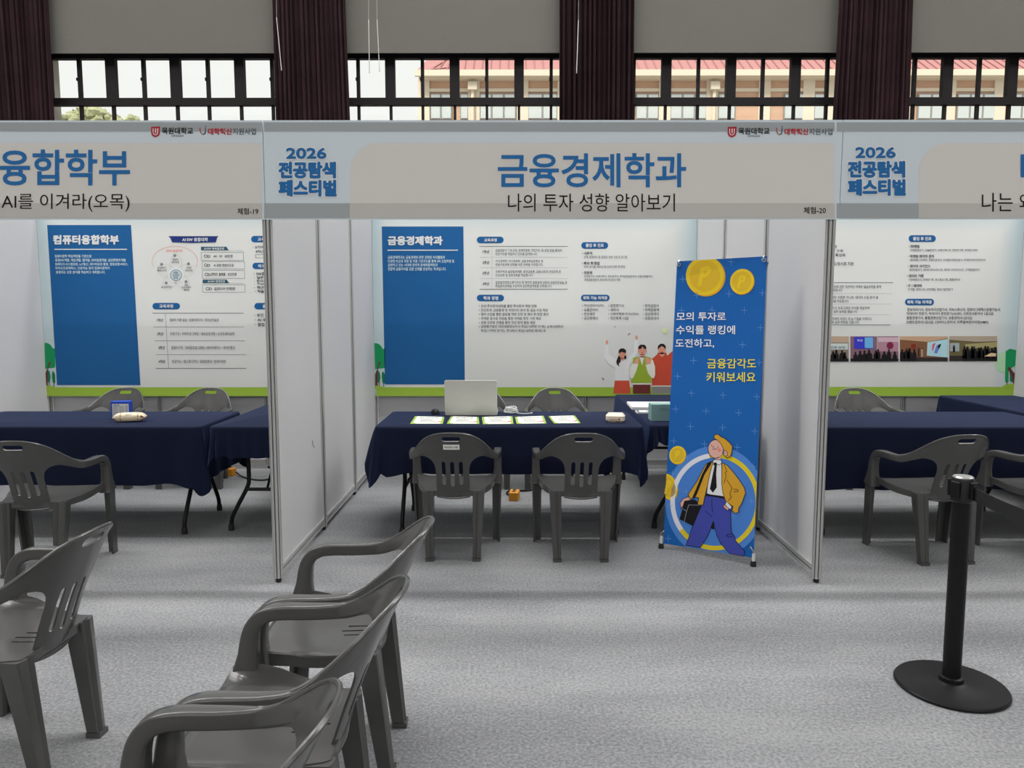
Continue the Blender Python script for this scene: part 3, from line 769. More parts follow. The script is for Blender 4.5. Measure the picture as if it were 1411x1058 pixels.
for t, a, b_, c, d in (('AR · VR · XR전공', 294.2,350.8,320.5,354.9), ('AI 융합 콘텐츠전공', 294.2,363.4,322,367.5), ('콘텐츠 플랫폼 · 보안전공', 291,375.7,326,380), ('실감미디어 연계전공', 295,395.4,324,399.9)):
    P.text(t, a, b_, c, d, PT, 0.012)
part(P, 'majors_list', plf)
pill(P, 210,417.3,248,426.2, '교육과정', 219.5,419.2,238.5,424.4)
pill(P, 346,325,384,333.8, '교육특징', 355,327.2,375,332); pill(P, 347.8,362,385,370.6, '학과장점', 355.5,364.2,375,369); pill(P, 350.5,417.3,388,426.2, '졸업진로', 362,419.5,380,424.4)

P.line([(210,431.3),(335.3,431.3)], 0.8, PLD); P.line([(215,507.4),(339,507.4)], 0.8, PLD)
for v, a, c in ((450.3,211.5,336), (469.3,213,337), (488.5,215,339)): P.line([(a,v),(c,v)], 0.5, PLD)
P.line([(227.8,432),(232.4,507)], 0.4, PLD)
for k, (u, v) in enumerate(((215.7,438.8),(216.2,457.7),(218,476.7),(218.5,495.7))): P.text('%d학년' % (k+1), u, v, u+8.8, v+4.5, PT, 0.012)
for t, a, b_, c, d in (('컴퓨터 이론·실습 / 컴퓨터미디어 / 창의공학설계', 233.7,438.6,301,443), ('자료구조 / 자바프로그래밍 / 정보보호개론 / 소프트웨어공학', 234.4,457.5,323,462), ('컴퓨터구조 / 모바일프로그래밍 / 데이터베이스 / 데이터통신', 236,476.7,323.6,481.3), ('인공지능 / 캡스톤디자인 / 융합컴퓨팅 / 컴퓨터비전', 237,495.6,311,500.2)):
    P.text(t, a, b_, c, d, PTL, 0.008)
part(P, 'curriculum_table', plf)
for t, a, b_, c, d in (('5가지 특성', 351.5,338.2,376,342.6), ('4차산업 대비', 352,344.2,380,348.4), ('SW중심 교육', 353,374.8,380,379.4), ('실무 중심', 353.5,380.2,374,384.4), ('한국전자', 353.5,385.3,371,389), ('Training', 354,389.8,373,393), ('학년별', 354,394,368,398.2), ('학술대회', 354.5,399,373,403.4), ('보안 동아리', 354,431.5,378,436.5), ('AI·로봇', 354.5,438.3,373,442.8), ('협업 사례', 355,444.5,376,449.4)):
    P.text(t, a, b_, c, d, PT, 0.02)
    if '산' not in t: P.text('>', a-3.6, b_+1.2, a-2.3, d-1, PTL, 0)
P.line([(352,350.5),(376,350.5),(376,355),(352,355),(352,350.5)], 0.5, PLD)
part(P, 'strengths_lettering', plf)

# right poster
pr = poster(XR+0.006, XRR-0.006, 'white marketing poster with a row of event photographs in right booth')
PILL_ON[0] = pr
P.rect(1100, 533, 1399, 545.6, PG, 1); part(P, 'green_strip', pr)
for t, a, b_, c, d in (('마케팅 훈련', 1130,337.6,1153,341.9), ('기업 MOU 구축', 1126,343.6,1162,347.6), ('전공 특성화', 1140,349.2,1165,353.6), ('자격증 지도/응시료 지원', 1130,360.8,1176,365.8)): P.text(t, a, b_, c, d, PT, 0.01)
P.line([(1120,389.3),(1230.5,389.3)], 0.8, PLD); P.line([(1120,447.6),(1227,447.6)], 0.8, PLD)
for v, c in ((404.4,1229), (418.9,1228.5), (433.5,1228)): P.line([(1120,v),(c,v)], 0.45, PLN)
for t, a, b_, c, d in (('빅데이터에 대한 객관적인 이해와 실습과목을 통해', 1139,392.8,1214,397.2), ('기초를 닦습니다.', 1138,397.6,1161,401.8), ('실무 마케팅 이론뿐 아니라, 데이터 수집·분석 및', 1134,407.6,1210,412), ('활용방법을 학습합니다.', 1136,412.6,1170,416.6),
                       ('다양한 IT 프로그래밍 언어를 학습하여', 1139,422.2,1198,426.4), ('분석 및 실무 능력을 쌓습니다.', 1136,427.2,1182,431.2), ('데이터·마케팅 트렌드 및 AI 기법을 이해하고', 1136,437,1201,441.2), ('주도하도록 실무 역량을 기릅니다.', 1132,441.8,1184,446)):
    P.text(t, a, b_, c, d, PTL, 0.006)
part(P, 'curriculum_table', pr)
pill(P, 1252,324,1289.5,333.3, '졸업 후 진로', 1258,326.3,1283.5,331.4); pill(P, 1247,411.5,1287,420.7, '취득 가능 자격증', 1250,413.7,1284,418.8)
for t, a, b_, c, d in (('마케팅', 1255,337.2,1267,341.8), ('마케팅 데이터 관리', 1254,350.8,1287,355.2), ('데이터 사이언스', 1254,364.4,1282,368.8), ('데이터 기획', 1252,377.8,1272.5,382.3), ('IT / 데이터', 1251.5,391.3,1270,395.8)):
    P.text(t, a, b_, c, d, PT, 0.025); P.text('>', a-2.6, b_+1.2, a-1.3, d-1, PTL, 0)
for t, a, b_, c, d in (('마케팅전문가, CRM전문가, 브랜드매니저, 콘텐츠기획, 마케팅디렉터', 1254.5,342.9,1347,346.6), ('데이터로그마케터, 트렌드분석가, 디지털마케팅전문가, 마케팅빅데이터관리사', 1254,356.4,1358,360.1),
                       ('데이터분석가, 데이터 마이너리스트, 데이터 사이언티스트, 고객행동분석가', 1253,370,1350,373.8), ('시장여론조사, 마케팅기획, 광고홍보기획, 품질관리사', 1252,383.4,1323,387.1), ('IT개발, 엔지니어, IT마케팅, 정보기술전문가', 1251.5,396.9,1313,400.8)):
    P.text(t, a, b_, c, d, PTL, 0.008)
part(P, 'careers_lettering', pr)
for t, a, b_, c, d in (('정보처리기사, 정보처리산업기사, 리눅스마스터, 컴퓨터그래픽스운용기능사,', 1250,424.2,1379,429), ('빅데이터 전문가, 빅데이터 준전문가(ADSP), 사회조사분석사 1급/2급,', 1249.5,430,1369.5,434.8), ('품질경영기사, 품질경영산업기사, 유통관리사1급/2급,', 1249.3,435.8,1340,440.4), ('브랜드관리사1급/2급, CS리더스관리사, 비주얼머천다이징(VMD)', 1249,441.6,1362,446.6)):
    P.text(t, a, b_, c, d, PT, 0.012)
part(P, 'certificates_lettering', pr)
Zr = zoomed(1140, 455, 5.207)
P.poly(Zr((1200,250),(1215,215),(1235,165),(1260,155),(1280,160),(1280,305),(1250,303),(1215,290)), PALEG, 1)
P.poly(Zr((1280,150),(1310,132),(1345,140),(1362,145),(1358,250),(1330,265),(1300,290),(1300,370),(1288,380),(1275,365)), GRN, 2)
P.poly(Zr((1310,285),(1330,300),(1348,340),(1345,380),(1310,365)), GRN2, 2)
P.poly(Zr((1290,270),(1310,262),(1335,300),(1352,310),(1345,390),(1335,385),(1325,330)), BRN, 3)
P.line(Zr((1288,370),(1288,388)), 0.8, BRN, 3); P.poly(Zr((1260,400),(1290,385),(1345,385),(1342,415),(1260,415)), PG, 2); part(P, 'tree_print', pr)
# four event photographs printed on the poster
K1 = ink(22, 20, 22); K2 = ink(44, 38, 38)
def crowd(P, a, c, base, top, n, seed):
    rnd = random.Random(seed)
    for k in range(n):
        u = a+1.5+(c-a-3)*(k+rnd.uniform(0.2, 0.8))/n; v = top+rnd.uniform(0, 3.5); r = rnd.uniform(1.1, 1.9)
        P.ell(u, v, r, r*1.2, K1, 3, 12)
        w = rnd.uniform(3.0, 4.6); P.poly([(max(a, u-w), base), (max(a, u-w*.9), v+4.6), (max(a, u-w*.5), v+2.0), (u, v+.8), (min(c, u+w*.5), v+2.0), (min(c, u+w*.9), v+4.6), (min(c, u+w), base)], K1, 3)
    P.rect(a, base-4, c, base, K1, 3.5)
P.rect(1138, 463.3, 1169.5, 498, ink(120, 106, 96)); P.rect(1138, 463.3, 1169.5, 472, ink(160, 140, 120), 2); P.rect(1142, 473, 1168.5, 481.5, ink(170, 180, 176), 2); P.text('함께 성장', 1143, 477, 1165, 480.2, ink(60, 76, 110), 0.01); crowd(P, 1138, 1169.5, 498, 484, 5, 1)
part(P, 'crowd_photo_print', pr)
P.rect(1171.8, 463.3, 1238, 498, ink(112, 84, 96)); P.rect(1177, 464.3, 1203.5, 480.5, ink(48, 52, 168), 2); P.rect(1191.5, 464.8, 1203, 479.5, ink(92, 150, 190), 3); P.text('특강', 1181, 467.5, 1189, 470.5, ink(190,200,230), 0.01, 3)
P.rect(1208.5, 463.3, 1209.5, 484, ink(180, 160, 165), 2); P.rect(1210, 464.5, 1238, 471, ink(176, 150, 160), 2); P.ell(1226.5, 476, 4.8, 5, ink(106, 30, 60), 2); P.rect(1210, 471, 1238, 484, ink(150, 112, 126), 1.5); crowd(P, 1171.8, 1238, 498, 482.5, 9, 2)
part(P, 'lecture_photo_print', pr)
P.rect(1240, 463.3, 1306, 497.8, ink(110, 74, 50)); P.poly([(1240,463.3),(1306,463.3),(1306,466),(1278,471),(1240,468)], ink(168, 138, 112), 2); P.poly([(1278,471.5),(1305.8,467),(1305.8,492.5),(1277,490)], ink(150, 184, 196), 2)
P.poly([(1285,474),(1289,472),(1286,482),(1284,484)], ink(190, 70, 110), 3); P.poly([(1291,475),(1297,474),(1291,487),(1287,486)], ink(90, 110, 170), 3); P.poly([(1294,474),(1297,474),(1295,480),(1292,479)], ink(110, 170, 110), 3)
P.rect(1255.5, 474, 1262, 480, ink(110, 40, 30), 2)
for u in (1266, 1270.5): P.ell(u, 480, 0.9, 1.1, K2, 3, 10); P.rect(u-1.2, 481, u+1.2, 491.5, K2 if u < 1268 else ink(150,130,110), 3)
crowd(P, 1240, 1263, 497.8, 481, 4, 3); P.rect(1240, 492.5, 1306, 497.8, K2, 2.5)
part(P, 'stage_photo_print', pr)
P.rect(1308, 463, 1374, 497.5, ink(92, 84, 56)); P.poly([(1308,463),(1374,463),(1374,470),(1345,471),(1308,468)], ink(150, 138, 122), 2); P.rect(1309, 472.5, 1322, 484, ink(140, 148, 150), 2); P.ell(1314.5, 476.5, 1.0, 1.2, K1, 3, 10); P.rect(1313, 477.5, 1316, 485, K1, 3)
P.poly([(1330,474),(1374,471),(1374,479),(1330,480)], ink(140, 132, 90), 2.4); crowd(P, 1326, 1374, 497.5, 478, 10, 4); P.poly([(1356,491),(1366,486),(1373,487),(1372,491)], ink(190, 165, 130), 4); P.rect(1308, 490, 1330, 497.5, K2, 3)
part(P, 'hall_photo_print', pr)
# ------------------------------------------------------------------ moulded plastic armchair
PK = 1.08
def fill_field(sdf, u0, u1, v0, v1, h):
    """polygons of the region sdf < 0 on a grid, cut clean along its edge"""
    nu, nv = int(round((u1-u0)/h)), int(round((v1-v0)/h))
    pts = []; idx = {}; faces = []
    val = [[sdf(u0+i*h, v0+j*h) for j in range(nv+1)] for i in range(nu+1)]
    def node(i, j):
        k = (i, j)
        if k not in idx: idx[k] = len(pts); pts.append((u0+i*h, v0+j*h))
        return idx[k]
    def cut(a, b):
        k = (a, b) if a < b else (b, a)
        if k not in idx:
            (i, j), (p, q) = k; x, y = val[i][j], val[p][q]; t = x/(x-y); t = min(0.98, max(0.02, t))
            idx[k] = len(pts); pts.append((u0+(i+(p-i)*t)*h, v0+(j+(q-j)*t)*h))
        return idx[k]
    for i in range(nu):
        for j in range(nv):
            c = [(i, j), (i+1, j), (i+1, j+1), (i, j+1)]; ins = [val[a][b] < 0 for a, b in c]
            if not any(ins): continue
            poly = []
            for k in range(4):
                a, b = c[k], c[(k+1) % 4]
                if ins[k]: poly.append(node(*a))
                if ins[k] != ins[(k+1) % 4]: poly.append(cut(a, b))
            if len(poly) > 2: faces.append(poly)
    return pts, faces
def thick(pts3, faces, t):
    """closed shell: every surface point pushed t/2 to both sides"""
    n = [Vector((0, 0, 0)) for _ in pts3]
    edge = {}
    for f in faces:
        a, b, c = pts3[f[0]], pts3[f[1]], pts3[f[2]]; m = Vector((0, 0, 0))
        for k in range(1, len(f)-1): m += (pts3[f[k]]-pts3[f[0]]).cross(pts3[f[k+1]]-pts3[f[0]])
        for i in f: n[i] += m
        for k in range(len(f)):
            e = (f[k], f[(k+1) % len(f)]); edge[e] = edge.get(e, 0)+1
    N = len(pts3); vs = []
    n = [q.normalized() if q.length > 1e-12 else Vector((0, 0, 1)) for q in n]
    vs = [p + q*t/2 for p, q in zip(pts3, n)] + [p - q*t/2 for p, q in zip(pts3, n)]
    fs = [tuple(f) for f in faces] + [tuple(N+i for i in reversed(f)) for f in faces]
    for (a, b) in edge:
        if (b, a) not in edge: fs.append((a, N+a, N+b, b))
    return vs, fs
def smin(a, b, k):
    h = max(k-abs(a-b), 0)/k; return min(a, b) - h*h*k*0.25
def stadium(u, v, cu, cv, hu, hv):
    """rounded slot, half sizes hu, hv"""
    r = min(hu, hv); dx = max(abs(u-cu)-(hu-r), 0); dy = max(abs(v-cv)-(hv-r), 0)
    return math.hypot(dx, dy)-r
RA, RB = 0.268, 0.215
ZT = [(0, .795), (.06, .793), (.11, .781), (.15, .763), (.19, .735), (.225, .704), (.26, .675), (.30, .650), (.34, .640), (.40, .637)]
def interp(T, x):
    for (a, b), (c, d) in zip(T[:-1], T[1:]):
        if x <= c and c > a:
            t = (x-a)/(c-a); return b+(d-b)*t
    return T[-1][1]
def ztop(q):
    q = abs(q); return (interp(ZT, q-.02 if q > .02 else 0)+interp(ZT, q)+interp(ZT, q+.02))/3
def zlow(q): return interp([(0, .645), (.2, .640), (.26, .618), (.32, .598), (.4, .595)], abs(q))
def back_sdf(q, z):
    a = abs(q)
    panel = max(a-(0.100+0.0*z), (0.372+0.10*a*a*10)-z, z-0.72)
    band = max(z-ztop(q), zlow(q)-z)
    d = smin(panel, band, 0.10)
    d = max(d, z-ztop(q), a-0.36, (0.372+0.9*a*a)-z)
    d = max(d, -stadium(q, z, 0, .757, .054, .0145))
    for c, lo in ((-.051, .462), (0, .45), (.051, .462)): d = max(d, -stadium(a if c > 0 else q, z, c, (lo+.612)/2, .0115, (.612-lo)/2))
    return d
def lean(z):
    t = max(0, z-.37)
    return -.165 - .34*t - .38*max(0, t-.12)**2
def back_pt(q, z):
    t = q/RA; return Vector((RA*math.sin(t), lean(z) + RB*(1-math.cos(t)), z))
def rounded(w, h, r, n=3):
    r = min(r, w/2*0.98, h/2*0.98); out = []
    for cx, cy, a0 in ((w/2-r, h/2-r, 0), (-w/2+r, h/2-r, PI/2), (-w/2+r, -h/2+r, PI), (w/2-r, -h/2+r, 1.5*PI)):
        for i in range(n+1): a = a0+PI/2*i/n; out.append((cx+r*math.cos(a), cy+r*math.sin(a)))
    return out
def make_chair():
    t = empty('plastic_armchair', (0, 0, 0), cat='chair', group='grey plastic armchairs')
    pts, fs = fill_field(back_sdf, -.372, .372, .36, .804, .006)
    s = MB(); s.add(*thick([back_pt(q, z) for q, z in pts], fs, .007), M_PLASTIC)
    path = [back_pt(q, ztop(q)-.002) for q in [(-.34+.68*i/56) for i in range(57)]]
    s.tube(path, .0065, M_PLASTIC, 8)
    s.tube([back_pt(q, .374+.9*q*q)+Vector((0, -.004, 0)) for q in [(-.1+.2*i/14) for i in range(15)]], .008, M_PLASTIC, 8)
    s.build('backrest', t, smooth=40)
    # seat
    def seat_sdf(x, y):
        a = abs(x); w = interp([(-.2, .150), (-.165, .172), (-.10, .190), (-.02, .222), (.06, .243), (.12, .252), (.19, .252), (.24, .242)], y)
        d = max(a-w, -.178-y, y-(.225-.9*max(0, a-.12)**2))
        for c, l in ((-.035, .04), (0, .055), (.035, .04)): d = max(d, -stadium(x, y, c, -.085, .0045, l))
        return d*0.7
    def seat_pt(x, y):
        a = abs(x)
        z = .418 + .012*(y+.17)/.39 - .012*math.exp(-((x/.13)**2+((y-.0)/.14)**2))
        c = max(0, min(1, (a-.175)/.085)); e = max(0, min(1, (y+.13)/.20)); z += .036*c*c*e
        f = max(0, y-.175); z -= 7.0*f*f
        return Vector((x, y, z))
    pts, fs = fill_field(seat_sdf, -.276, .276, -.186, .234, .006)
    vs, fs = thick([seat_pt(x, y) for x, y in pts], fs, .007)
    s = MB(); s.add(vs, fs, M_PLASTIC)
    for sx in (-1, 1):                              # skirt under the side edges, and a front lip
        ys = [(-.17+.36*i/18) for i in range(19)]
        edge = [seat_pt(interp([(-.2, .150), (-.165, .172), (-.10, .190), (-.02, .222), (.06, .243), (.12, .252), (.19, .252), (.24, .242)], y)-.004, y) for y in ys]
        edge = [Vector((sx*p.x, p.y, p.z)) for p in edge]
        s.sweep(edge, [[(-.003, .003), (.003, .003), (.003, -.030-.012*(i/18)), (-.003, -.030-.012*(i/18))] for i in range(19)], M_PLASTIC, [(1,0,0)]*19, [(0,0,1)]*19)
    fr_ = [seat_pt(x, .221-.9*max(0, abs(x)-.12)**2) for x in [(-.25+.5*i/20) for i in range(21)]]
    s.sweep(fr_, [[(-.003, .002), (.003, .002), (.003, -.03), (-.003, -.03)]]*21, M_PLASTIC, [(0,1,0)]*21, [(0,0,1)]*21)
    s.sweep([(-.15, -.172, .405), (.15, -.172, .405)], [[(-.003, .006), (.003, .006), (.003, -.018), (-.003, -.018)]]*2, M_PLASTIC, [(0,1,0)]*2, [(0,0,1)]*2)
    s.build('seat', t, smooth=40)
    for sx in (-1, 1):
        # arm: leaves the back rail, runs level, turns down into the front post
        P0 = [back_pt(q, (ztop(q)+zlow(q))/2) for q in (.15, .20, .25, .30, .34)]
        p = P0 + [Vector((.2600, -.05, .6165)), Vector((.2605, .0, .616)), Vector((.261, .05, .616)), Vector((.261, .092, .612)), Vector((.261, .126, .597)),
                  Vector((.2605, .148, .570)), Vector((.260, .158, .535)), Vector((.259, .163, .49)), Vector((.258, .168, .445)), Vector((.258, .173, .40))]
        wd_ = [.004, .008, .012, .019, .029, .040, .044, .047, .048, .048, .048, .048, .050, .056, .062]
        ht = [.050, .058, .050, .045, .044, .043, .043, .043, .043, .044, .046, .050, .056, .074, .10]
        n = 4; pp = smoothpath(p, n); L = len(pp); path = []; secs = []; sides = []; ups = []
        for i, c in enumerate(pp):
            k = min(i/n, len(p)-1); a = int(k); b_ = min(a+1, len(p)-1); f = k-a
            w = wd_[a]+(wd_[b_]-wd_[a])*f; h = ht[a]+(ht[b_]-ht[a])*f
            tg = (pp[min(i+1, L-1)]-pp[max(i-1, 0)]).normalized()
            sd = tg.cross(Vector((0, 0, 1)))
            hz = max(0, min(1, (sd.length-0.3)/0.4)); sdv = (sd.normalized() if sd.length > 1e-3 else Vector((1, 0, 0)))*hz + Vector((1, 0, 0))*(1-hz)
            sdv.normalize(); up = sdv.cross(tg).normalized()
            if k < 7:                               # where it leaves the back it leans with the back
                q_ = (.15, .20, .25, .30, .34)[min(a, 4)]
                lu = (back_pt(q_, .65)-back_pt(q_, .61)).normalized(); bl_ = max(0, min(1, (7-k)/4))
                up = (up*(1-bl_) + lu*bl_).normalized(); sdv = tg.cross(up).normalized(); up = sdv.cross(tg).normalized()
            path.append(Vector((sx*c.x, c.y, c.z)))
            sides.append(Vector((sx*sdv.x, sdv.y, sdv.z))); ups.append(Vector((sx*up.x, up.y, up.z)))
            secs.append(rounded(w, h, .0085))
        MB().sweep(path, secs, M_PLASTIC, sides, ups).build('armrest', t, smooth=50)
        # front leg: angle section opening to the inside
        zs = [.43, .30, .15, .012, .0]; path = []; secs = []
        for z in zs:
            k = 1-z/.43; path.append(Vector((sx*(.256-.012*k), .176+.022*k, z)))
            a = .062-.014*k; th = .012
            sc = [(.028, .030), (.028, .030-a*1.15), (.028-th, .030-a*1.15), (.028-th, .030-th), (.028-a, .030-th), (.028-a, .030)]
            if z == 0: sc = [(x*1.04, y*1.04) for x, y in sc]
            secs.append(sc)
        MB().sweep(path, secs, M_PLASTIC, [(sx, 0, 0)]*5, [(0, 1, 0)]*5).build('leg', t, smooth=20)
    for sx in (-1, 1):
        # rear leg: shallow channel open to the rear, closed by a foot plate
        zs = [.418, .39, .30, .15, .02]; path = []; secs = []
        for z in zs:
            k = 1-z/.43; path.append(Vector((sx*(.152-.012*k), -.150-.052*k, z)))
            a = .072-.025*k; d = .074-.026*k
            sc = [(-a*.5, -d*.40), (-a*.5+.005, -d*.46), (-a*.16, -d*.36), (a*.02, -d*.52), (a*.5-.006, -d*.44), (a*.5, -d*.38), (a*.5, d*.5-.006), (a*.5-.006, d*.5), (-a*.5+.006, d*.5), (-a*.5, d*.5-.006)]
            secs.append(sc)
        s = MB(); s.sweep(path, secs, M_PLASTIC, [(sx, 0, 0)]*5, [(0, 1, 0)]*5)
        s.box((sx*.140, -.203, .009), (.050, .052, .018), M_PLASTIC)
        s.build('leg', t, smooth=20)
    return t
chair0 = make_chair(); first = [True]
def chair(x, y, deg, lb):
    o = chair0 if first[0] else copy_tree(chair0)
    first[0] = False
    o.location = (x, y, 0); o.rotation_euler = (0, 0, math.radians(deg)); o['label'] = lb
    return o
stick = chair(-.365, 4.605, 0, 'grey plastic armchair with white sticker on its back at the middle table')
chair(.397, 4.595, 0, 'grey plastic armchair without sticker beside the stickered one at middle table')
chair(-2.725, 4.325, 4, 'grey plastic armchair with its back to us at the left booth table')
chair(2.535, 4.55, 5, 'grey plastic armchair partly behind the black stanchion post at right booth table')
chair(3.245, 4.555, 7, 'grey plastic armchair cut off by the photo edge behind the stanchion belt')
chair(-3.49, 6.41, 180, 'grey plastic armchair behind the blue box on the left booth table')
chair(-2.725, 6.41, 180, 'grey plastic armchair under the curriculum table of the left booth poster')
chair(-.31, 6.41, 180, 'grey plastic armchair mostly hidden behind the silver laptop')
chair(.362, 6.41, 180, 'grey plastic armchair behind middle table, beside the coiled white cable')
chair(3.045, 6.41, 180, 'grey plastic armchair against the green poster strip of the right booth')
chair(-1.69, 2.41, 86, 'grey plastic armchair alone in the left foreground, cut by the photo edge')
chair(-.616, 2.462, 90, 'grey plastic armchair farthest in the row of three facing left')
chair(-.62, 1.880, 90, 'grey plastic armchair in the middle of the row of three facing left')
chair(-.665, 1.298, 90, 'grey plastic armchair nearest in the row of three, cut by the bottom edge')
# sticker of the first chair
s = MB(); N = 8
for m, off, q0, q1, za, zb in ((ink(205, 202, 196, 1.5), .0045, -.047, .048, .690, .722), ):
    vs = [back_pt(q0+(q1-q0)*i/N, z) + Vector((0, -off, 0)) for z in (za, zb) for i in range(N+1)]
    s.add(vs, [(i, i+1, N+2+i, N+1+i) for i in range(N)], m)
o = s.build('sticker', stick, label='white name sticker')
vs, fs, _ = glyphs('목원대학교 비품', 0.01, 2)
s = MB(); s.add([back_pt(-.040+.078*x, .698+.015*y)+Vector((0, -.0056, 0)) for x, y in vs], fs, ink(50, 50, 52)); s.build('sticker_lettering', o)
# ------------------------------------------------------------------ folding tables with navy cloths
TZ_ = .735
M_TTOP = mat('grey_table_top', (0.42, 0.42, 0.41), 0.5)
def table(x0, x1, y0, y1, lb):
    t = empty('folding_table', ((x0+x1)/2, (y0+y1)/2, 0), label=lb, cat='table', group='folding tables under navy cloths')
    X, Y = (x1-x0), (y1-y0)
    MB().rbox((0, 0, TZ_-.02), (X-.016, Y-.016, .036), M_TTOP, .03).build('tabletop', t)
    lx = X > Y
    L, W = (X, Y) if lx else (Y, X)
    R_ = Matrix.Identity(3) if lx else Matrix.Rotation(PI/2, 3, 'Z')
    for s_ in (-1, 1):
        m = MB(); xx = s_*(L/2-.155)
        for w in (-1, 1):
            p = smoothpath([(xx, w*W*.20, TZ_-.04), (xx, w*W*.20, .45), (xx, w*W*.20, .36), (xx, w*(W*.22), .30), (xx, w*(W*.34), .16), (xx, w*(W*.40), .08), (xx, w*(W*.41), .0)], 5)
            m.tube([R_ @ q for q in p], .0145, M_BLACK, 10)
            m.lathe([(.019, 0), (.020, .02), (.017, .045)], M_RUBBER, R_ @ Vector((xx, w*W*.41, 0)), 12)
        m.tube([R_ @ Vector((xx, -W*.24, .285)), R_ @ Vector((xx, W*.24, .285))], .012, M_BLACK, 8)
        m.tube([R_ @ Vector((xx, 0, .30)), R_ @ Vector((xx-s_*L*.22, 0, TZ_-.05))], .009, M_BLACK, 8)
        m.build('leg', t, smooth=40)
    return t
def cloth(x0, x1, y0, y1, drop, flare, lb, corner=None, seed=1, fold=0.02):
    """drop/flare: per side (front, right, back, left); corner: extra hang at (fl, fr, br, bl)"""
    corner = corner or (0.08,)*4; rnd = random.Random(seed)
    r = .045; seq = []
    cs = [(x1-r, y0+r, -PI/2), (x1-r, y1-r, 0), (x0+r, y1-r, PI/2), (x0+r, y0+r, PI)]   # fr, br, bl, fl
    sd = [(1, 0), (2, 1), (3, 2), (0, 3)]                                              # sides met: corner fr joins front->right ...
    ck = [1, 2, 3, 0]
    per = []
    def side_run(a, b, n, k, nx, ny):
        for i in range(1, n):
            f = i/n; e = min(f, 1-f)
            per.append((a[0]+(b[0]-a[0])*f, a[1]+(b[1]-a[1])*f, nx, ny, drop[k], flare[k], 0.0, k, f))
    def cor(i, ka, kb):
        cx, cy, a0 = cs[i]
        for q in range(9):
            f = q/8; a = a0+PI/2*f; bump = math.sin(PI*f)
            per.append((cx+r*math.cos(a), cy+r*math.sin(a), math.cos(a), math.sin(a), drop[ka]+(drop[kb]-drop[ka])*f + corner[ck[i]]*bump,
                        flare[ka]+(flare[kb]-flare[ka])*f + 0.55*corner[ck[i]]*bump*(1 if min(flare[ka], flare[kb]) > 0.012 else 0.15), bump, ka, 1))
    n = 44
    side_run((x0+r, y0), (x1-r, y0), n, 0, 0, -1); cor(0, 0, 1)
    side_run((x1, y0+r), (x1, y1-r), n//2, 1, 1, 0); cor(1, 1, 2)
    side_run((x1-r, y1), (x0+r, y1), n, 2, 0, 1); cor(2, 2, 3)
    side_run((x0, y1-r), (x0, y0+r), n//2, 3, -1, 0); cor(3, 3, 0)
    N = len(per); ph = rnd.uniform(0, 6)
    vs = []; R = 12; zt = TZ_+.004; er = .014
    rows = [(0.0, 0.0)]
    for k, (x, y, nx, ny, d, f, bump, sk, ff) in enumerate(per): vs.append((x-nx*er, y-ny*er, zt))
    for j in range(1, 4):
        a = PI/2*j/3
        for (x, y, nx, ny, d, f, bump, sk, ff) in per: vs.append((x-nx*er*(1-math.sin(a)), y-ny*er*(1-math.sin(a)), zt-er*(1-math.cos(a))))
    for j in range(1, R+1):
        t = j/R
        for k, (x, y, nx, ny, d, f, bump, sk, ff) in enumerate(per):
            e = min(ff, 1-ff) if bump == 0 else 0
            fall = math.exp(-e*7)                   # folds gather near the corners
            wv = fold*(0.25+fall)*math.sin(k*0.9+ph)*t*(1 if f > 0.012 else 0.0) + 0.004*math.sin(k*0.31+ph)*t*(1 if f > .012 else 0)
            o = f*(t**0.8) + wv
            nb = d + 0.02*math.sin(k*0.55+ph*2)*fall
            vs.append((x+nx*o, y+ny*o, zt-er-(nb-er)*t))
    fs = [tuple(range(N))]
    for j in range(R+3):
        for k in range(N):
            q = (k+1) % N; fs.append((j*N+k, j*N+q, (j+1)*N+q, (j+1)*N+k)[::-1])
    o = MB().add([(x-(x0+x1)/2, y-(y0+y1)/2, z) for x, y, z in vs], fs, M_NAVY).build('tablecloth', smooth=50)
    o.location = ((x0+x1)/2, (y0+y1)/2, 0)
    return tag(o, lb, 'tablecloth', 'navy tablecloths')
table(-.905, .835, 4.865, 5.60, 'folding table under the navy cloth that carries the laptop')
cloth(-.915, .845, 4.855, 5.61, (.31, .28, .30, .27), (.013, .012, .02, .055), 'navy tablecloth with laptop and five flyers on it', (.085, .09, .05, .06), 1)
table(.905, 1.56, 4.93, 6.72, 'folding table behind the blue stand banner along the partition')
cloth(.895, 1.57, 4.92, 6.73, (.125, .13, .20, .20), (.014, .012, .02, .010), 'navy tablecloth with teal box, behind the blue stand banner', (.03, .03, .04, .03), 2)
table(-3.83, -2.055, 4.865, 5.60, 'folding table of the left booth under cloth with blue box')
cloth(-3.84, -2.045, 4.855, 5.61, (.385, .36, .38, .36), (.02, .014, .02, .02), 'navy tablecloth with blue box and snack pack in left booth', (.08, .085, .05, .06), 3)
table(-1.985, -1.36, 4.865, 6.66, 'folding table standing against the partition in the left booth')
cloth(-1.995, -1.35, 4.855, 6.67, (.205, .21, .24, .22), (.014, .012, .02, .012), 'empty navy tablecloth against the partition in the left booth', (.05, .02, .04, .02), 4)
table(1.90, 3.655, 4.865, 5.60, 'folding table of the right booth behind the stanchion')
cloth(1.89, 3.665, 4.855, 5.61, (.41, .38, .38, .37), (.013, .012, .02, .03), 'empty navy tablecloth of the right booth, behind the stanchion', (.05, .06, .05, .06), 5)
table(3.765, 4.43, 4.93, 6.67, 'folding table at the photo right edge, set front to back')
cloth(3.755, 4.44, 4.92, 6.68, (.41, .38, .38, .38), (.014, .014, .02, .010), 'navy tablecloth at the photo right edge under the poster tree', (.04, .03, .04, .03), 6)

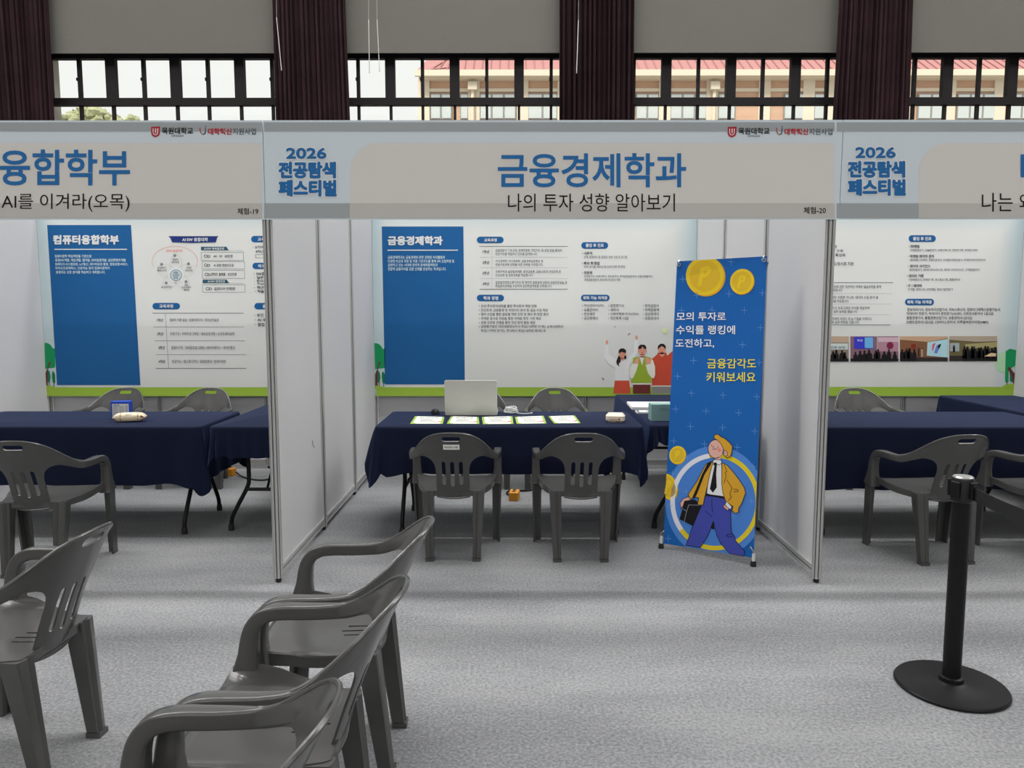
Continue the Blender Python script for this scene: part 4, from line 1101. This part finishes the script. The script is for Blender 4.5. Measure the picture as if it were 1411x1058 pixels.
# ------------------------------------------------------------------ things on the tables
TT = TZ_+.0045
lp = empty('laptop', (-.31, 5.36, TT), label='open silver laptop seen from behind on the middle table', cat='laptop')
MB().rbox((0, .125, .009), (.375, .25, .016), M_SILVER, .012).build('base', lp)
MB().rbox((0, .13, .0178), (.32, .12, .0015), M_BLACK, .004).build('keyboard', lp)
R_ = Matrix.Rotation(math.radians(97), 3, 'X')
lid = MB().rbox(R_ @ Vector((0, .121, .0))+Vector((0, .004, .014)), (.375, .25, .007), M_SILVER, .012, rot=R_).build('lid', lp, smooth=30)
MB().rbox(R_ @ Vector((0, .121, -.0042))+Vector((0, .004, .014)), (.345, .215, .0012), M_BLACK, .006, rot=R_).build('screen', lid)
ms = empty('computer_mouse', (-.578, 5.46, TT), math.radians(12), label='black computer mouse beside the laptop', cat='mouse')
pr_ = [(0.001, 0)] ; mbm = MB(); n = 20; vs = []
for j in range(7):
    a = PI/2*j/6
    for k in range(n):
        b_ = 2*PI*k/n; vs.append((.033*math.cos(a)**.6*math.cos(b_), .055*math.cos(a)**.6*math.sin(b_), .036*math.sin(a)*(1-.25*math.sin(b_)*math.cos(a))))
mbm.add(vs, [(j*n+k, j*n+(k+1) % n, (j+1)*n+(k+1) % n, (j+1)*n+k) for j in range(6) for k in range(n)]+[tuple(range(n-1, -1, -1))], M_BLACK); mbm.build('shell', ms, smooth=60)
MB().tube([(0, .018, .0335), (0, .032, .0300)], .004, M_RUBBER, 8).build('scroll_wheel', ms)
cb = MB(); pts = []
for k in range(64):
    a = 2*PI*k/14; pts.append((.052*math.cos(a)*(1-.004*k), .034*math.sin(a)*(1-.004*k), .006+.0007*k+.004*math.sin(k)))
cb.tube(smoothpath(pts, 2), .0042, M_WHITEPL, 6)
cb.tube(smoothpath([(.04, -.01, .006), (.09, -.03, .0045), (.13, -.02, .0045), (.155, .0, .0045), (.145, .012, .0045)], 6), .0042, M_WHITEPL, 6)
o = cb.build('coiled_cable', smooth=60); o.location = (-.025, 5.47, TT); tag(o, 'coiled white cable on the table beside the laptop', 'cable')
fly_px = [((572,573.5),(612.5,574.5),(610,584),(565,584)), ((621.5,573.5),(659.5,574.5),(660.5,584),(615.5,584)), ((664,574.5),(706,573.5),(707.5,584),(665.5,584.5)), ((709.5,574.5),(749,573),(753,583.5),(712,584)), ((755.5,573.5),(792,572.5),(800,583),(763.5,583.5))]
flab = ['leftmost of the five on the middle table', 'second of the five, before the laptop', 'middle one of the five flyers', 'fourth of the five, below the coiled cable', 'rightmost of the five on the middle table']
FW = ink(226, 226, 218); FG = ink(138, 170, 70); FR_ = ink(190, 70, 60); FT = ink(70, 76, 80); FD = ink(40, 50, 70)
for i, (q, lb) in enumerate(zip(fly_px, flab)):
    c3 = [onZ(u, v, TT) for u, v in q]; ctr = sum(c3, Vector())/4
    def fat2(a, b_, L, c3=c3, ctr=ctr):
        t = c3[0].lerp(c3[1], a); d = c3[3].lerp(c3[2], a); p = t.lerp(d, b_)-ctr; p.z = .0012+.00025*L + .002*math.sin(a*7+i)**2*0; return p
    t = empty('flyer', ctr, label='white flyer with green border, ' + lb, cat='flyer', group='flyers on the middle table')
    s = MB(); v_ = [fat2(a, b_, 0) for a, b_ in ((0,0),(1,0),(1,1),(0,1))]; lo = [Vector((p.x, p.y, .0002)) for p in v_]
    s.add(v_+lo, [(0,3,2,1), (4,5,6,7), (0,1,5,4), (1,2,6,5), (2,3,7,6), (3,0,4,7)], FG); s.build('sheet', t)
    P = Print(fat2); P.poly([(.075,.02),(.925,.02),(.925,.98),(.075,.98)], FW, 1); P.poly([(.70,.80),(.925,.62),(.925,.78)], FR_, 2); P.poly([(.075,.98),(.075,.86),(.20,.98)], FG, 2)
    P.text(['투자 성향 공격형', '투자 성향 적극형', '투자 성향 중립형', '투자 성향 안정형', '투자 성향 보수형'][i], .2, .14, .8, .27, FD, 0.03)
    for k in range(5): P.rect(.22+.03*(k % 2), .36+.09*k, .80-.06*((k*3) % 4), .36+.09*k+.035, FT, 2)
    P.part('printing', t)
def soft_pack(name, loc, rz, L, W, H, m, lb, cat, marks, sq=.7, pinch=3.2):
    """pillow pack: full in the middle, pinched flat at both ends"""
    t = empty(name, loc, rz, label=lb, cat=cat); vs = []; n = 20; S = 16; rnd = random.Random(name+lb)
    def ptf(f, a, k=1.0):
        x = (f-.5)*L; e = min(f, 1-f)*2; g = min(1, (e*pinch))**.5 if e > 0 else 0; g = max(.16, g); ww = W/2*(.93+.07*g)
        ca, sa = math.cos(a), math.sin(a)
        return Vector((x, ww*math.copysign(abs(ca)**sq, ca)*k, H/2 + H/2*g*math.copysign(abs(sa)**(sq*.9), sa)*k*(.96+.06*math.sin(7*f+3*a))))
    for i in range(S+1):
        for k in range(n): vs.append(ptf(i/S, 2*PI*k/n))
    fs = [(i*n+k, (i+1)*n+k, (i+1)*n+(k+1) % n, i*n+(k+1) % n) for i in range(S) for k in range(n)]+[tuple(range(n)), tuple(S*n+k for k in reversed(range(n)))]
    zmin = min(p.z for p in vs)
    for p in vs: p.z -= zmin
    MB().add(vs, fs, m).build('wrapper', t, smooth=60)
    s = MB()
    for f0, f1, a0, a1, mm in marks:
        q = [ptf(f0+(f1-f0)*i/3, a0+(a1-a0)*j/4, 1.015)-Vector((0, 0, zmin)) for i in range(4) for j in range(5)]
        s.add(q, [(i*5+j, (i+1)*5+j, (i+1)*5+j+1, i*5+j+1) for i in range(3) for j in range(4)], mm)
    s.build('wrapper_print', t)
    return t
CRM = mat('cream_wrapper', tuple(lin(c) for c in (226, 208, 178)), 0.35, noise=(14, .05), bump=(30, .25)); RB_ = ink(96, 40, 30); DKM = ink(60, 40, 34)
ww = empty('wet_wipes', (.685, 5.07, TT), math.radians(-10), label='cream soft pack near the right end of the middle table', cat='wipes pack')
CRM2 = mat('cream_film', tuple(lin(c) for c in (232, 218, 196)), .35, noise=(14, .05), bump=(26, .35))
WM = MB(); WM.rbox((0, 0, .030), (.128, .10, .060), CRM2, .030, 5); WM.build('wrapper', ww, smooth=35)
P = Print(lambda u, v, L: Vector((u, -.0503-.0004*L, v)))
P.rect(-.034, .020, .030, .024, ink(150, 60, 44)); P.poly([(.018, .020), (.033, .020), (.033, .034), (.026, .030)], ink(150, 60, 44), 2); P.rect(.005, .010, .030, .013, DKM, 1); P.part('wrapper_print', ww)
P = Print(lambda u, v, L: Vector((u, v, .0602+.0004*L)))
P.rect(-.030, .022, .028, -.022, ink(240, 236, 226)); P.rect(-.022, .004, .020, -.004, RB_, 2); P.part('flap', ww)
soft_pack('snack_pack', (-2.612, 5.075, TT), math.radians(9), .20, .085, .062, CRM, 'cream snack pack lying before the blue box', 'snack pack',
          [(.0, .10, -2.9, -2.6, RB_), (.9, 1.0, 2.6, 3.1, RB_)] + [(f, f+.025, a, a+.18, DKM) for f in (.25, .80) for a in (2.0, 2.3, 2.6, 2.9, 3.2, 3.5)] + [(.42, .62, 2.45, 2.6, DKM)])
bx = empty('blue_box', (-2.735, 5.21, TT), math.radians(6), label='upright blue box with printed grey panel behind the snack pack', cat='box')
MB().rbox((0, 0, .062), (.125, .06, .124), ink(40, 72, 170), .004).build('carton', bx)
P = Print(lambda u, v, L: Vector((u, -.0303-.0004*L, v)))
P.rect(-.052, .006, .058, .108, ink(196, 200, 206)); P.text('안내', -.04, .093, -.005, .104, FT, .02)
for k in range(9): P.rect(-.046, .016+.009*k, -.014, .020+.009*k, ink(150,152,158), 2); P.rect(-.006, .016+.009*k, .028, .020+.009*k, ink(150,152,158), 2)
P.rect(.036, .012, .052, .10, ink(165, 168, 174), 2); P.part('printed_panel', bx)
tb = empty('tissue_box', (1.015, 5.16, TT), 0, label='teal carton beside the blue stand banner', cat='box')
MB().rbox((0, 0, .058), (.165, .115, .116), mat('teal_carton', tuple(lin(c) for c in (132, 168, 163)), .6), .004).build('carton', tb)
P = Print(lambda u, v, L: Vector((u, -.0578-.0004*L, v))); P.text('미용티슈', -.02, .083, .03, .092, ink(70, 100, 98), .0); P.text('부드러운 3겹', -.03, .071, .045, .080, ink(70, 100, 98), 0); P.part('carton_lettering', tb)
pp_ = empty('paper_stack', (1.11, 5.86, TT), math.radians(-2), label='stack of white paper at the far end behind the teal carton', cat='papers')
s = MB(); s.box((0, 0, .010), (.42, .34, .020), ink(224, 226, 226)); s.build('sheets', pp_)
st = empty('number_strip', (1.05, 5.53, TT), 0, label='white strip with small figures lying before the paper stack', cat='paper strip')
MB().box((0, 0, .006), (.30, .10, .012), ink(220, 222, 222)).build('card', st)
P = Print(lambda u, v, L: Vector((u, v, .0122+.0003*L)))
vs = []
for k, t in enumerate('342'): P.text(t, -.085+k*.055, .02, -.06+k*.055, -.02, FT, .0)
P.rect(-.145, -.045, -.130, .045, FT, 1); P.part('figures', st)

# ------------------------------------------------------------------ floor things
M_ORG = mat('orange_plastic', (0.80, 0.33, 0.02), .45)
def power_box(loc, rz, lb):
    t = empty('power_outlet_box', loc, rz, label=lb, cat='power outlet')
    MB().rbox((0, 0, .035), (.075, .11, .07), M_ORG, .01).build('housing', t)
    s = MB(); s.rbox((0, -.0, .072), (.05, .08, .004), M_ORG, .008)
    for y in (-.022, .022): s.lathe([(.016, .0745), (.016, .0755), (.002, .0755)], M_RUBBER, (0, y, 0), 14)
    s.build('socket_plate', t)
power_box((.0, 5.86, 0), math.radians(-8), 'orange power outlet box on the floor under the middle table')
power_box((-2.585, 6.72, 0), math.radians(80), 'orange power outlet box on the floor of the left booth')
o = MB().tube(smoothpath([(.0, 5.92, .03), (-.045, 5.98, .012), (-.062, 6.05, .009), (-.03, 6.115, .009), (.08, 6.125, .009), (.22, 6.19, .009), (.40, 6.36, .009), (.80, 6.42, .009)], 8), .008, M_RUBBER, 8).build('power_cable', smooth=60)
tag(o, 'black power cable on the floor behind the middle table', 'cable')
o = MB().tube(smoothpath([(-2.52, 6.72, .03), (-2.40, 6.60, .009), (-2.2, 6.50, .009), (-2.05, 6.72, .009), (-1.75, 6.58, .009), (-1.40, 6.78, .009)], 8), .007, M_RUBBER, 8).build('power_cable', smooth=60)
tag(o, 'black power cable winding over the floor of the left booth', 'cable')

# ------------------------------------------------------------------ stanchion
sx_, sy_ = 1.742, 2.885
sn = empty('stanchion', (sx_, sy_, 0), label='black retractable belt stanchion on a round base', cat='stanchion')
MB().lathe([(.20, 0), (.205, .004), (.205, .010), (.20, .016), (.06, .022), (.045, .028), (.043, .045), (.036, .048)], M_BLACK, n=48).build('base', sn, smooth=30)
MB().lathe([(.0335, .04), (.0335, .762)], M_BLACK, n=28).build('post', sn, smooth=30)
hd = MB(); hd.lathe([(.038, .755), (.041, .760), (.041, .842), (.039, .848)], mat('black_stanchion_head', (.006, .006, .007), .4), n=28)
hd.build('head', sn, smooth=30)
MB().lathe([(.036, .848), (.037, .852), (.033, .856), (.001, .856)], M_CHROME, n=28).build('cap', sn, smooth=30)
s = MB()
for k in range(4):
    a = math.radians(-62)+PI/2*k; R_ = Matrix.Rotation(a, 3, 'Z')
    s.rbox(R_ @ Vector((.044, 0, .805)), (.014, .036, .066), M_BLACK, .004, rot=R_)
s.build('belt_clip', sn)
e0 = Vector((sx_+.018, sy_-.045, .795)); e1 = onZ(1411, 706, .79); dr = (e1-e0); dr.z = 0; e2 = e0 + dr*2.2; nrm = Vector((-dr.y, dr.x, 0)).normalized()
s = MB(); vs = []
N = 14
for k in range(N+1):
    f = k/N; p = e0.lerp(e2, f); p.z = .795 - .02*math.sin(PI*f)
    for a, z in ((-.0012, -.0255), (.0012, -.0255), (.0012, .0255), (-.0012, .0255)): vs.append(p + nrm*a + Vector((0, 0, z)) - Vector((sx_, sy_, 0)))
s.add(vs, [(k*4+j, k*4+(j+1) % 4, (k+1)*4+(j+1) % 4, (k+1)*4+j) for k in range(N) for j in range(4)], M_BELT); s.build('belt', sn)

# ------------------------------------------------------------------ blue stand banner
C_px = [(933, 360), (1057, 353), (1038.5, 768.5), (914, 748.5)]           # its corners: top left, top right, bottom right, bottom left
C3 = [Vector((1.0157, 4.7674, 1.795)), Vector((1.4415, 4.3611, 1.80)), Vector((1.397, 4.309, .045)), Vector((.934, 4.642, .045))]
up_ = (Vector((0, 0, 1.75)) + Vector((.5786, .8156, 0))*.105).normalized()      # the sheet leans back a little
b_n0 = (C3[2]-C3[3]).cross(up_).normalized()
C3 = [ray(u, v)*((C3[3]-cam.location).dot(b_n0)/ray(u, v).dot(b_n0)) + cam.location for u, v in C_px]
bn_n = (C3[1]-C3[0]).cross(C3[3]-C3[0]).normalized()
if bn_n.y > 0: bn_n = -bn_n
borg = Vector((1.165, 4.475, 0))
def bat(u, v, L=0):
    r = ray(u, v); p = r*((C3[3]-cam.location).dot(b_n0)/r.dot(b_n0)) + cam.location
    return p + bn_n*(.0016+.0007*L) - borg
sb = empty('stand_banner', borg, label='tall blue standing banner with coins and a walking man', cat='banner')
BK = 1.42
def bi(r, g, b_): return ink(r, g, b_, BK)
MBLUE = bi(22, 84, 152)
s = MB(); N = 16; vs = []
for j in range(N+1):
    for i in range(9):
        p = C3[0].lerp(C3[1], i/8).lerp(C3[3].lerp(C3[2], i/8), j/N) - borg; vs.append(p)
K = len(vs); vs += [p-bn_n*.0012 for p in vs]; vs[:K] = [p+bn_n*.0008 for p in vs[:K]]
fs = [(j*9+i, j*9+i+1, (j+1)*9+i+1, (j+1)*9+i) for j in range(N) for i in range(8)]
s.add(vs, fs+[tuple(K+q for q in reversed(f)) for f in fs], MBLUE); s.build('sheet', sb)
Q = [C_px[0], C_px[1], C_px[2], C_px[3]]
P = Print(bat, Q)
YEL = bi(196, 160, 40); YEL2 = bi(206, 176, 38); YELD = bi(190, 142, 42); CR = bi(96, 140, 196); LB1 = bi(70, 118, 186); LB2 = bi(64, 112, 182)
Zb = zoomed(905, 590, 5.29); Zt5 = zoomed(920, 345, 5.427); Zc = zoomed(900, 290, 2.074)
crosses = Zt5((115,215),(220,335),(460,325),(710,318),(575,448),(333,445),(105,448),(697,577),(562,705),(195,823),(685,838),(75,940),(430,822),(305,950),(475,85)) + Zc((110,522),(200,527),(297,532),(65,567),(152,573),(245,578),(107,617),(199,620),(291,630)) + Zb((125,93),(350,115),(588,138),(705,277),(225,213),(115,328),(218,463),(690,530),(563,637),(85,803),(90,565))
cro = lambda: [(P.line([(u-4.4, v-.2), (u+4.4, v+.2)], .55, CR, 3), P.line([(u, v-4.6), (u, v+4.6)], .55, CR, 3)) for u, v in crosses]
cx, cy = Zb((428, 535))[0]
P.ell(cx, cy, 69, 77, LB1, 1, 64); P.ell(cx, cy, 61, 66, LB2, 2, 64)
part_ = lambda nm, **kw: P.part(nm, sb, **kw)
part_('pale_disc')
cro(); part_('cross_pattern')
P.ring(cx, cy, 62, 67, 6.4, bi(196, 198, 206), 3, math.radians(143), math.radians(262), 40); P.ring(cx, cy, 62, 67, 6.4, bi(196, 176, 40), 3, math.radians(262), math.radians(503), 70); part_('ring')
def coin(u, v, ru, rv, rot, tilt=True, letter=True):
    def e(k, du=0, dv=0): return [(u+du+k*(ru*math.cos(a)*math.cos(rot)-rv*math.sin(a)*math.sin(rot)), v+dv+k*(ru*math.cos(a)*math.sin(rot)+rv*math.sin(a)*math.cos(rot))) for a in [2*PI*i/40 for i in range(40)]]
    P.poly(e(1.0, ru*.05, rv*.04), YELD, 2); P.poly(e(.97), YEL2, 2.5); P.poly(e(.78), YEL, 3)
    if letter:
        vs, fs, _ = glyphs('P', .05, 4); q = []
        for x, y in vs:
            a, b_ = (x-.5)*ru*.62, (.5-y)*rv*.95; q.append((u+a*math.cos(.26)*1-b_*math.sin(-.26)*-1*.0 + a*0 + b_*-.18, v+b_+a*-.22))
        P._put(q, fs, YEL2, 4)
for q in ((*Zt5((280,190))[0], 27, 27.5, .2), (*Zt5((556,232))[0], 16.5, 18, .4), (*Zb((152,194))[0], 11.5, 12.8, .2), (*Zb((85,425))[0], 12.5, 19, -.35)):
    coin(*q); part_('coin_print')
for t, a, b_, c, d in (('모의 투자로', 932.5, 430, 1000.5, 442), ('수익률 랭킹에', 932, 448.3, 1013.3, 460.5), ('도전하고,', 931, 466.8, 984.5, 479.2)):
    P.text(t, a, b_, c, d, bi(212, 210, 220), .012, 5, 4); part_('slogan_line')
for t, a, b_, c, d in (('금융감각도', 974.8, 494, 1042.3, 507.5), ('키워보세요', 973.8, 512.5, 1041.5, 526.5)):
    P.text(t, a, b_, c, d, bi(206, 194, 64), .012, 5, 4); part_('slogan_line')
# the walking man
MUS = bi(186, 140, 42); BLK = bi(20, 20, 24); SKN = bi(196, 152, 142); SHIRT = bi(200, 200, 202); TRS = bi(58, 66, 146)
def shape(pts, m, L, w=.75):
    q = Zb(*pts); P.poly(q, m, L)
    if w: P.line(q+[q[0]], w, BLK, L+.5)
shape(((170,660),(210,525),(275,520),(335,560),(300,700),(268,710)), BLK, 5)
shape(((385,720),(412,670),(420,735)), BLK, 5)
P.line(Zb((222,600),(235,558),(330,560)), .5, bi(150, 150, 156), 5.6); P.line(Zb((195,585),(220,605),(200,690)), .5, bi(150, 150, 156), 5.6)
shape(((180,585),(172,545),(195,512),(232,498),(262,520),(205,530),(196,560)), SKN, 6)
shape(((330,560),(360,488),(490,505),(540,560),(542,690),(545,760),(572,790),(575,815),(612,860),(645,895),(632,930),(535,912),(470,840),(440,780),(415,675),(375,780),(320,868),(215,852),(262,720)), TRS, 6)
P.line(Zb((405,515),(404,560),(410,612)), .7, BLK, 7); P.line(Zb((358,600),(405,645)), .7, BLK, 7); P.line(Zb((510,785),(520,770),(560,768)), .7, BLK, 7); P.line(Zb((512,782),(540,792),(565,780)), .7, BLK, 7)
shape(((368,475),(380,300),(410,240),(440,255),(475,245),(478,400),(500,500),(480,510)), SHIRT, 7)
shape(((362,476),(492,494),(490,508),(360,490)), BLK, 7.5, 0)
shape(((360,262),(408,238),(410,260),(390,330),(372,420),(355,490),(340,558),(300,555),(310,505),(278,500),(245,515),(232,480),(300,380),(330,320)), MUS, 8)
P.poly(Zb((375,250),(405,238),(398,262),(350,340),(300,470),(280,510),(262,505),(290,440),(330,340)), BLK, 8.6)
shape(((478,250),(515,268),(545,300),(600,370),(640,430),(650,470),(620,550),(600,580),(598,610),(575,618),(550,598),(560,570),(505,530),(485,470),(476,400)), MUS, 8)
P.line(Zb((495,265),(515,310),(502,325),(510,345),(492,400)), .7, BLK, 9); P.line(Zb((515,375),(552,435),(535,475),(548,500),(525,525)), .7, BLK, 9); P.line(Zb((562,442),(595,445),(598,458),(565,462)), .7, BLK, 9)
shape(((512,530),(550,570),(540,590),(500,560)), SHIRT, 9, .6); shape(((495,550),(530,585),(520,598),(488,572)), SKN, 8.8, .6)
shape(((440,272),(425,270),(412,330),(390,440),(412,468),(440,430),(436,330)), BLK, 8.4, 0); P.ell(*Zb((430,260))[0], 2.5, 2.4, BLK, 8.6)
shape(((412,238),(420,228),(470,230),(478,250),(455,268),(432,252),(418,262)), SHIRT, 8.2, .6)
P.poly(Zb((428,205),(468,200),(466,236),(430,236)), SKN, 8)
q = [(*Zb((432, 150))[0],)]
P.poly([(q[0][0]+10.2*math.cos(a), q[0][1]+12.6*math.sin(a)) for a in [2*PI*i/40 for i in range(40)]], SKN, 9); P.line([(q[0][0]+10.2*math.cos(a), q[0][1]+12.6*math.sin(a)) for a in [math.radians(60+i*6) for i in range(41)]], .75, BLK, 9.3)
P.ell(*Zb((460,158))[0], 2.6, 2.4, bi(200, 120, 110), 9.4)
shape(((420,70),(425,48),(450,42),(470,60),(500,75),(530,100),(555,130),(550,170),(540,205),(510,215),(490,190),(490,150),(470,110),(445,85)), MUS, 9.6)
P.ell(*Zb((508,182))[0], 2.6, 3.8, SKN, 10); P.line(Zb((492,170),(505,160),(518,172),(520,195),(500,203)), .7, BLK, 10.3); P.line(Zb((500,188),(512,176)), .6, BLK, 10.3)
P.line(Zb((402,120),(406,130)), .7, BLK, 10); P.line(Zb((450,132),(452,142)), .7, BLK, 10); P.line(Zb((412,150),(425,153),(440,147)), .7, BLK, 10); P.line(Zb((414,128),(418,138),(412,142)), .5, BLK, 10)
part_('walking_man_print')
# frame behind: rods from a hub to the four corners, one prop leg
hub = (C3[0]+C3[1]+C3[2]+C3[3])/4 - borg - bn_n*.13; hub.z = .80
MROD = mat('grey_rod', (.30, .30, .31), .35, metal=.6)
s = MB(); s.lathe([(.03, -.04), (.034, -.03), (.034, .03), (.03, .04)], M_RUBBER, hub, 16); s.build('hub', sb)
feet = [Vector((.926, 4.641, 0))-borg, Vector((1.401, 4.304, 0))-borg]
for i in (0, 1):
    tp = C3[i]-borg-bn_n*.02 + Vector((0, 0, -.03)); s = MB(); s.tube(smoothpath([hub, hub.lerp(tp, .5)-bn_n*.03, tp], 6), .005, MROD, 8); s.build('rod', sb, smooth=60)
    ft = feet[i] + Vector((0, 0, .03)); s = MB(); s.tube(smoothpath([hub, hub.lerp(ft, .5)-bn_n*.04, ft], 6), .006, MROD, 8); s.build('rod', sb, smooth=60)
rear = hub - bn_n*.26; rear.z = .012
MB().tube([hub, rear], .006, MROD, 8).build('prop_leg', sb)
for i in (0, 1):
    s = MB(); p = feet[i]; s.lathe([(.017, 0), (.018, .004), (.015, .030), (.010, .032)], M_RUBBER, p, 14); o = s.build('foot', sb, smooth=40)
    s = MB(); s.tube([p+Vector((0, 0, .03)), p+Vector((0, 0, .06)), p+Vector((0, 0, .075))], .0095, M_WHITEPL, 10)
    inn = Vector((.018 if i == 0 else -.012, -.012 if i == 0 else .005, .115))
    s.tube(smoothpath([p+Vector((0, 0, .07)), p+Vector((0, 0, .095)) + bn_n*.012, p+inn+bn_n*.016, p+inn+bn_n*.004], 5), .004, M_CHROME, 8); s.build('hook', o, smooth=60)
for u, v in ((936, 364.5), (1053, 358)):
    p = bat(u, v, 0); s = MB(); s.tube([p+bn_n*.004+Vector((.010*math.cos(a), 0, .011*math.sin(a))) for a in [2*PI*k/12 for k in range(13)]], .0032, M_CHROME, 6)
    s.tube(smoothpath([p+bn_n*.006, p+bn_n*.014+Vector((0, 0, .014)), p-bn_n*.006+Vector((0, 0, .026))], 4), .004, M_CHROME, 6); s.build('eyelet', sb, smooth=60)

bpy.data.objects.remove(letter_bench); bpy.data.curves.remove(letter_curve); bpy.data.scenes.remove(letter_scene)
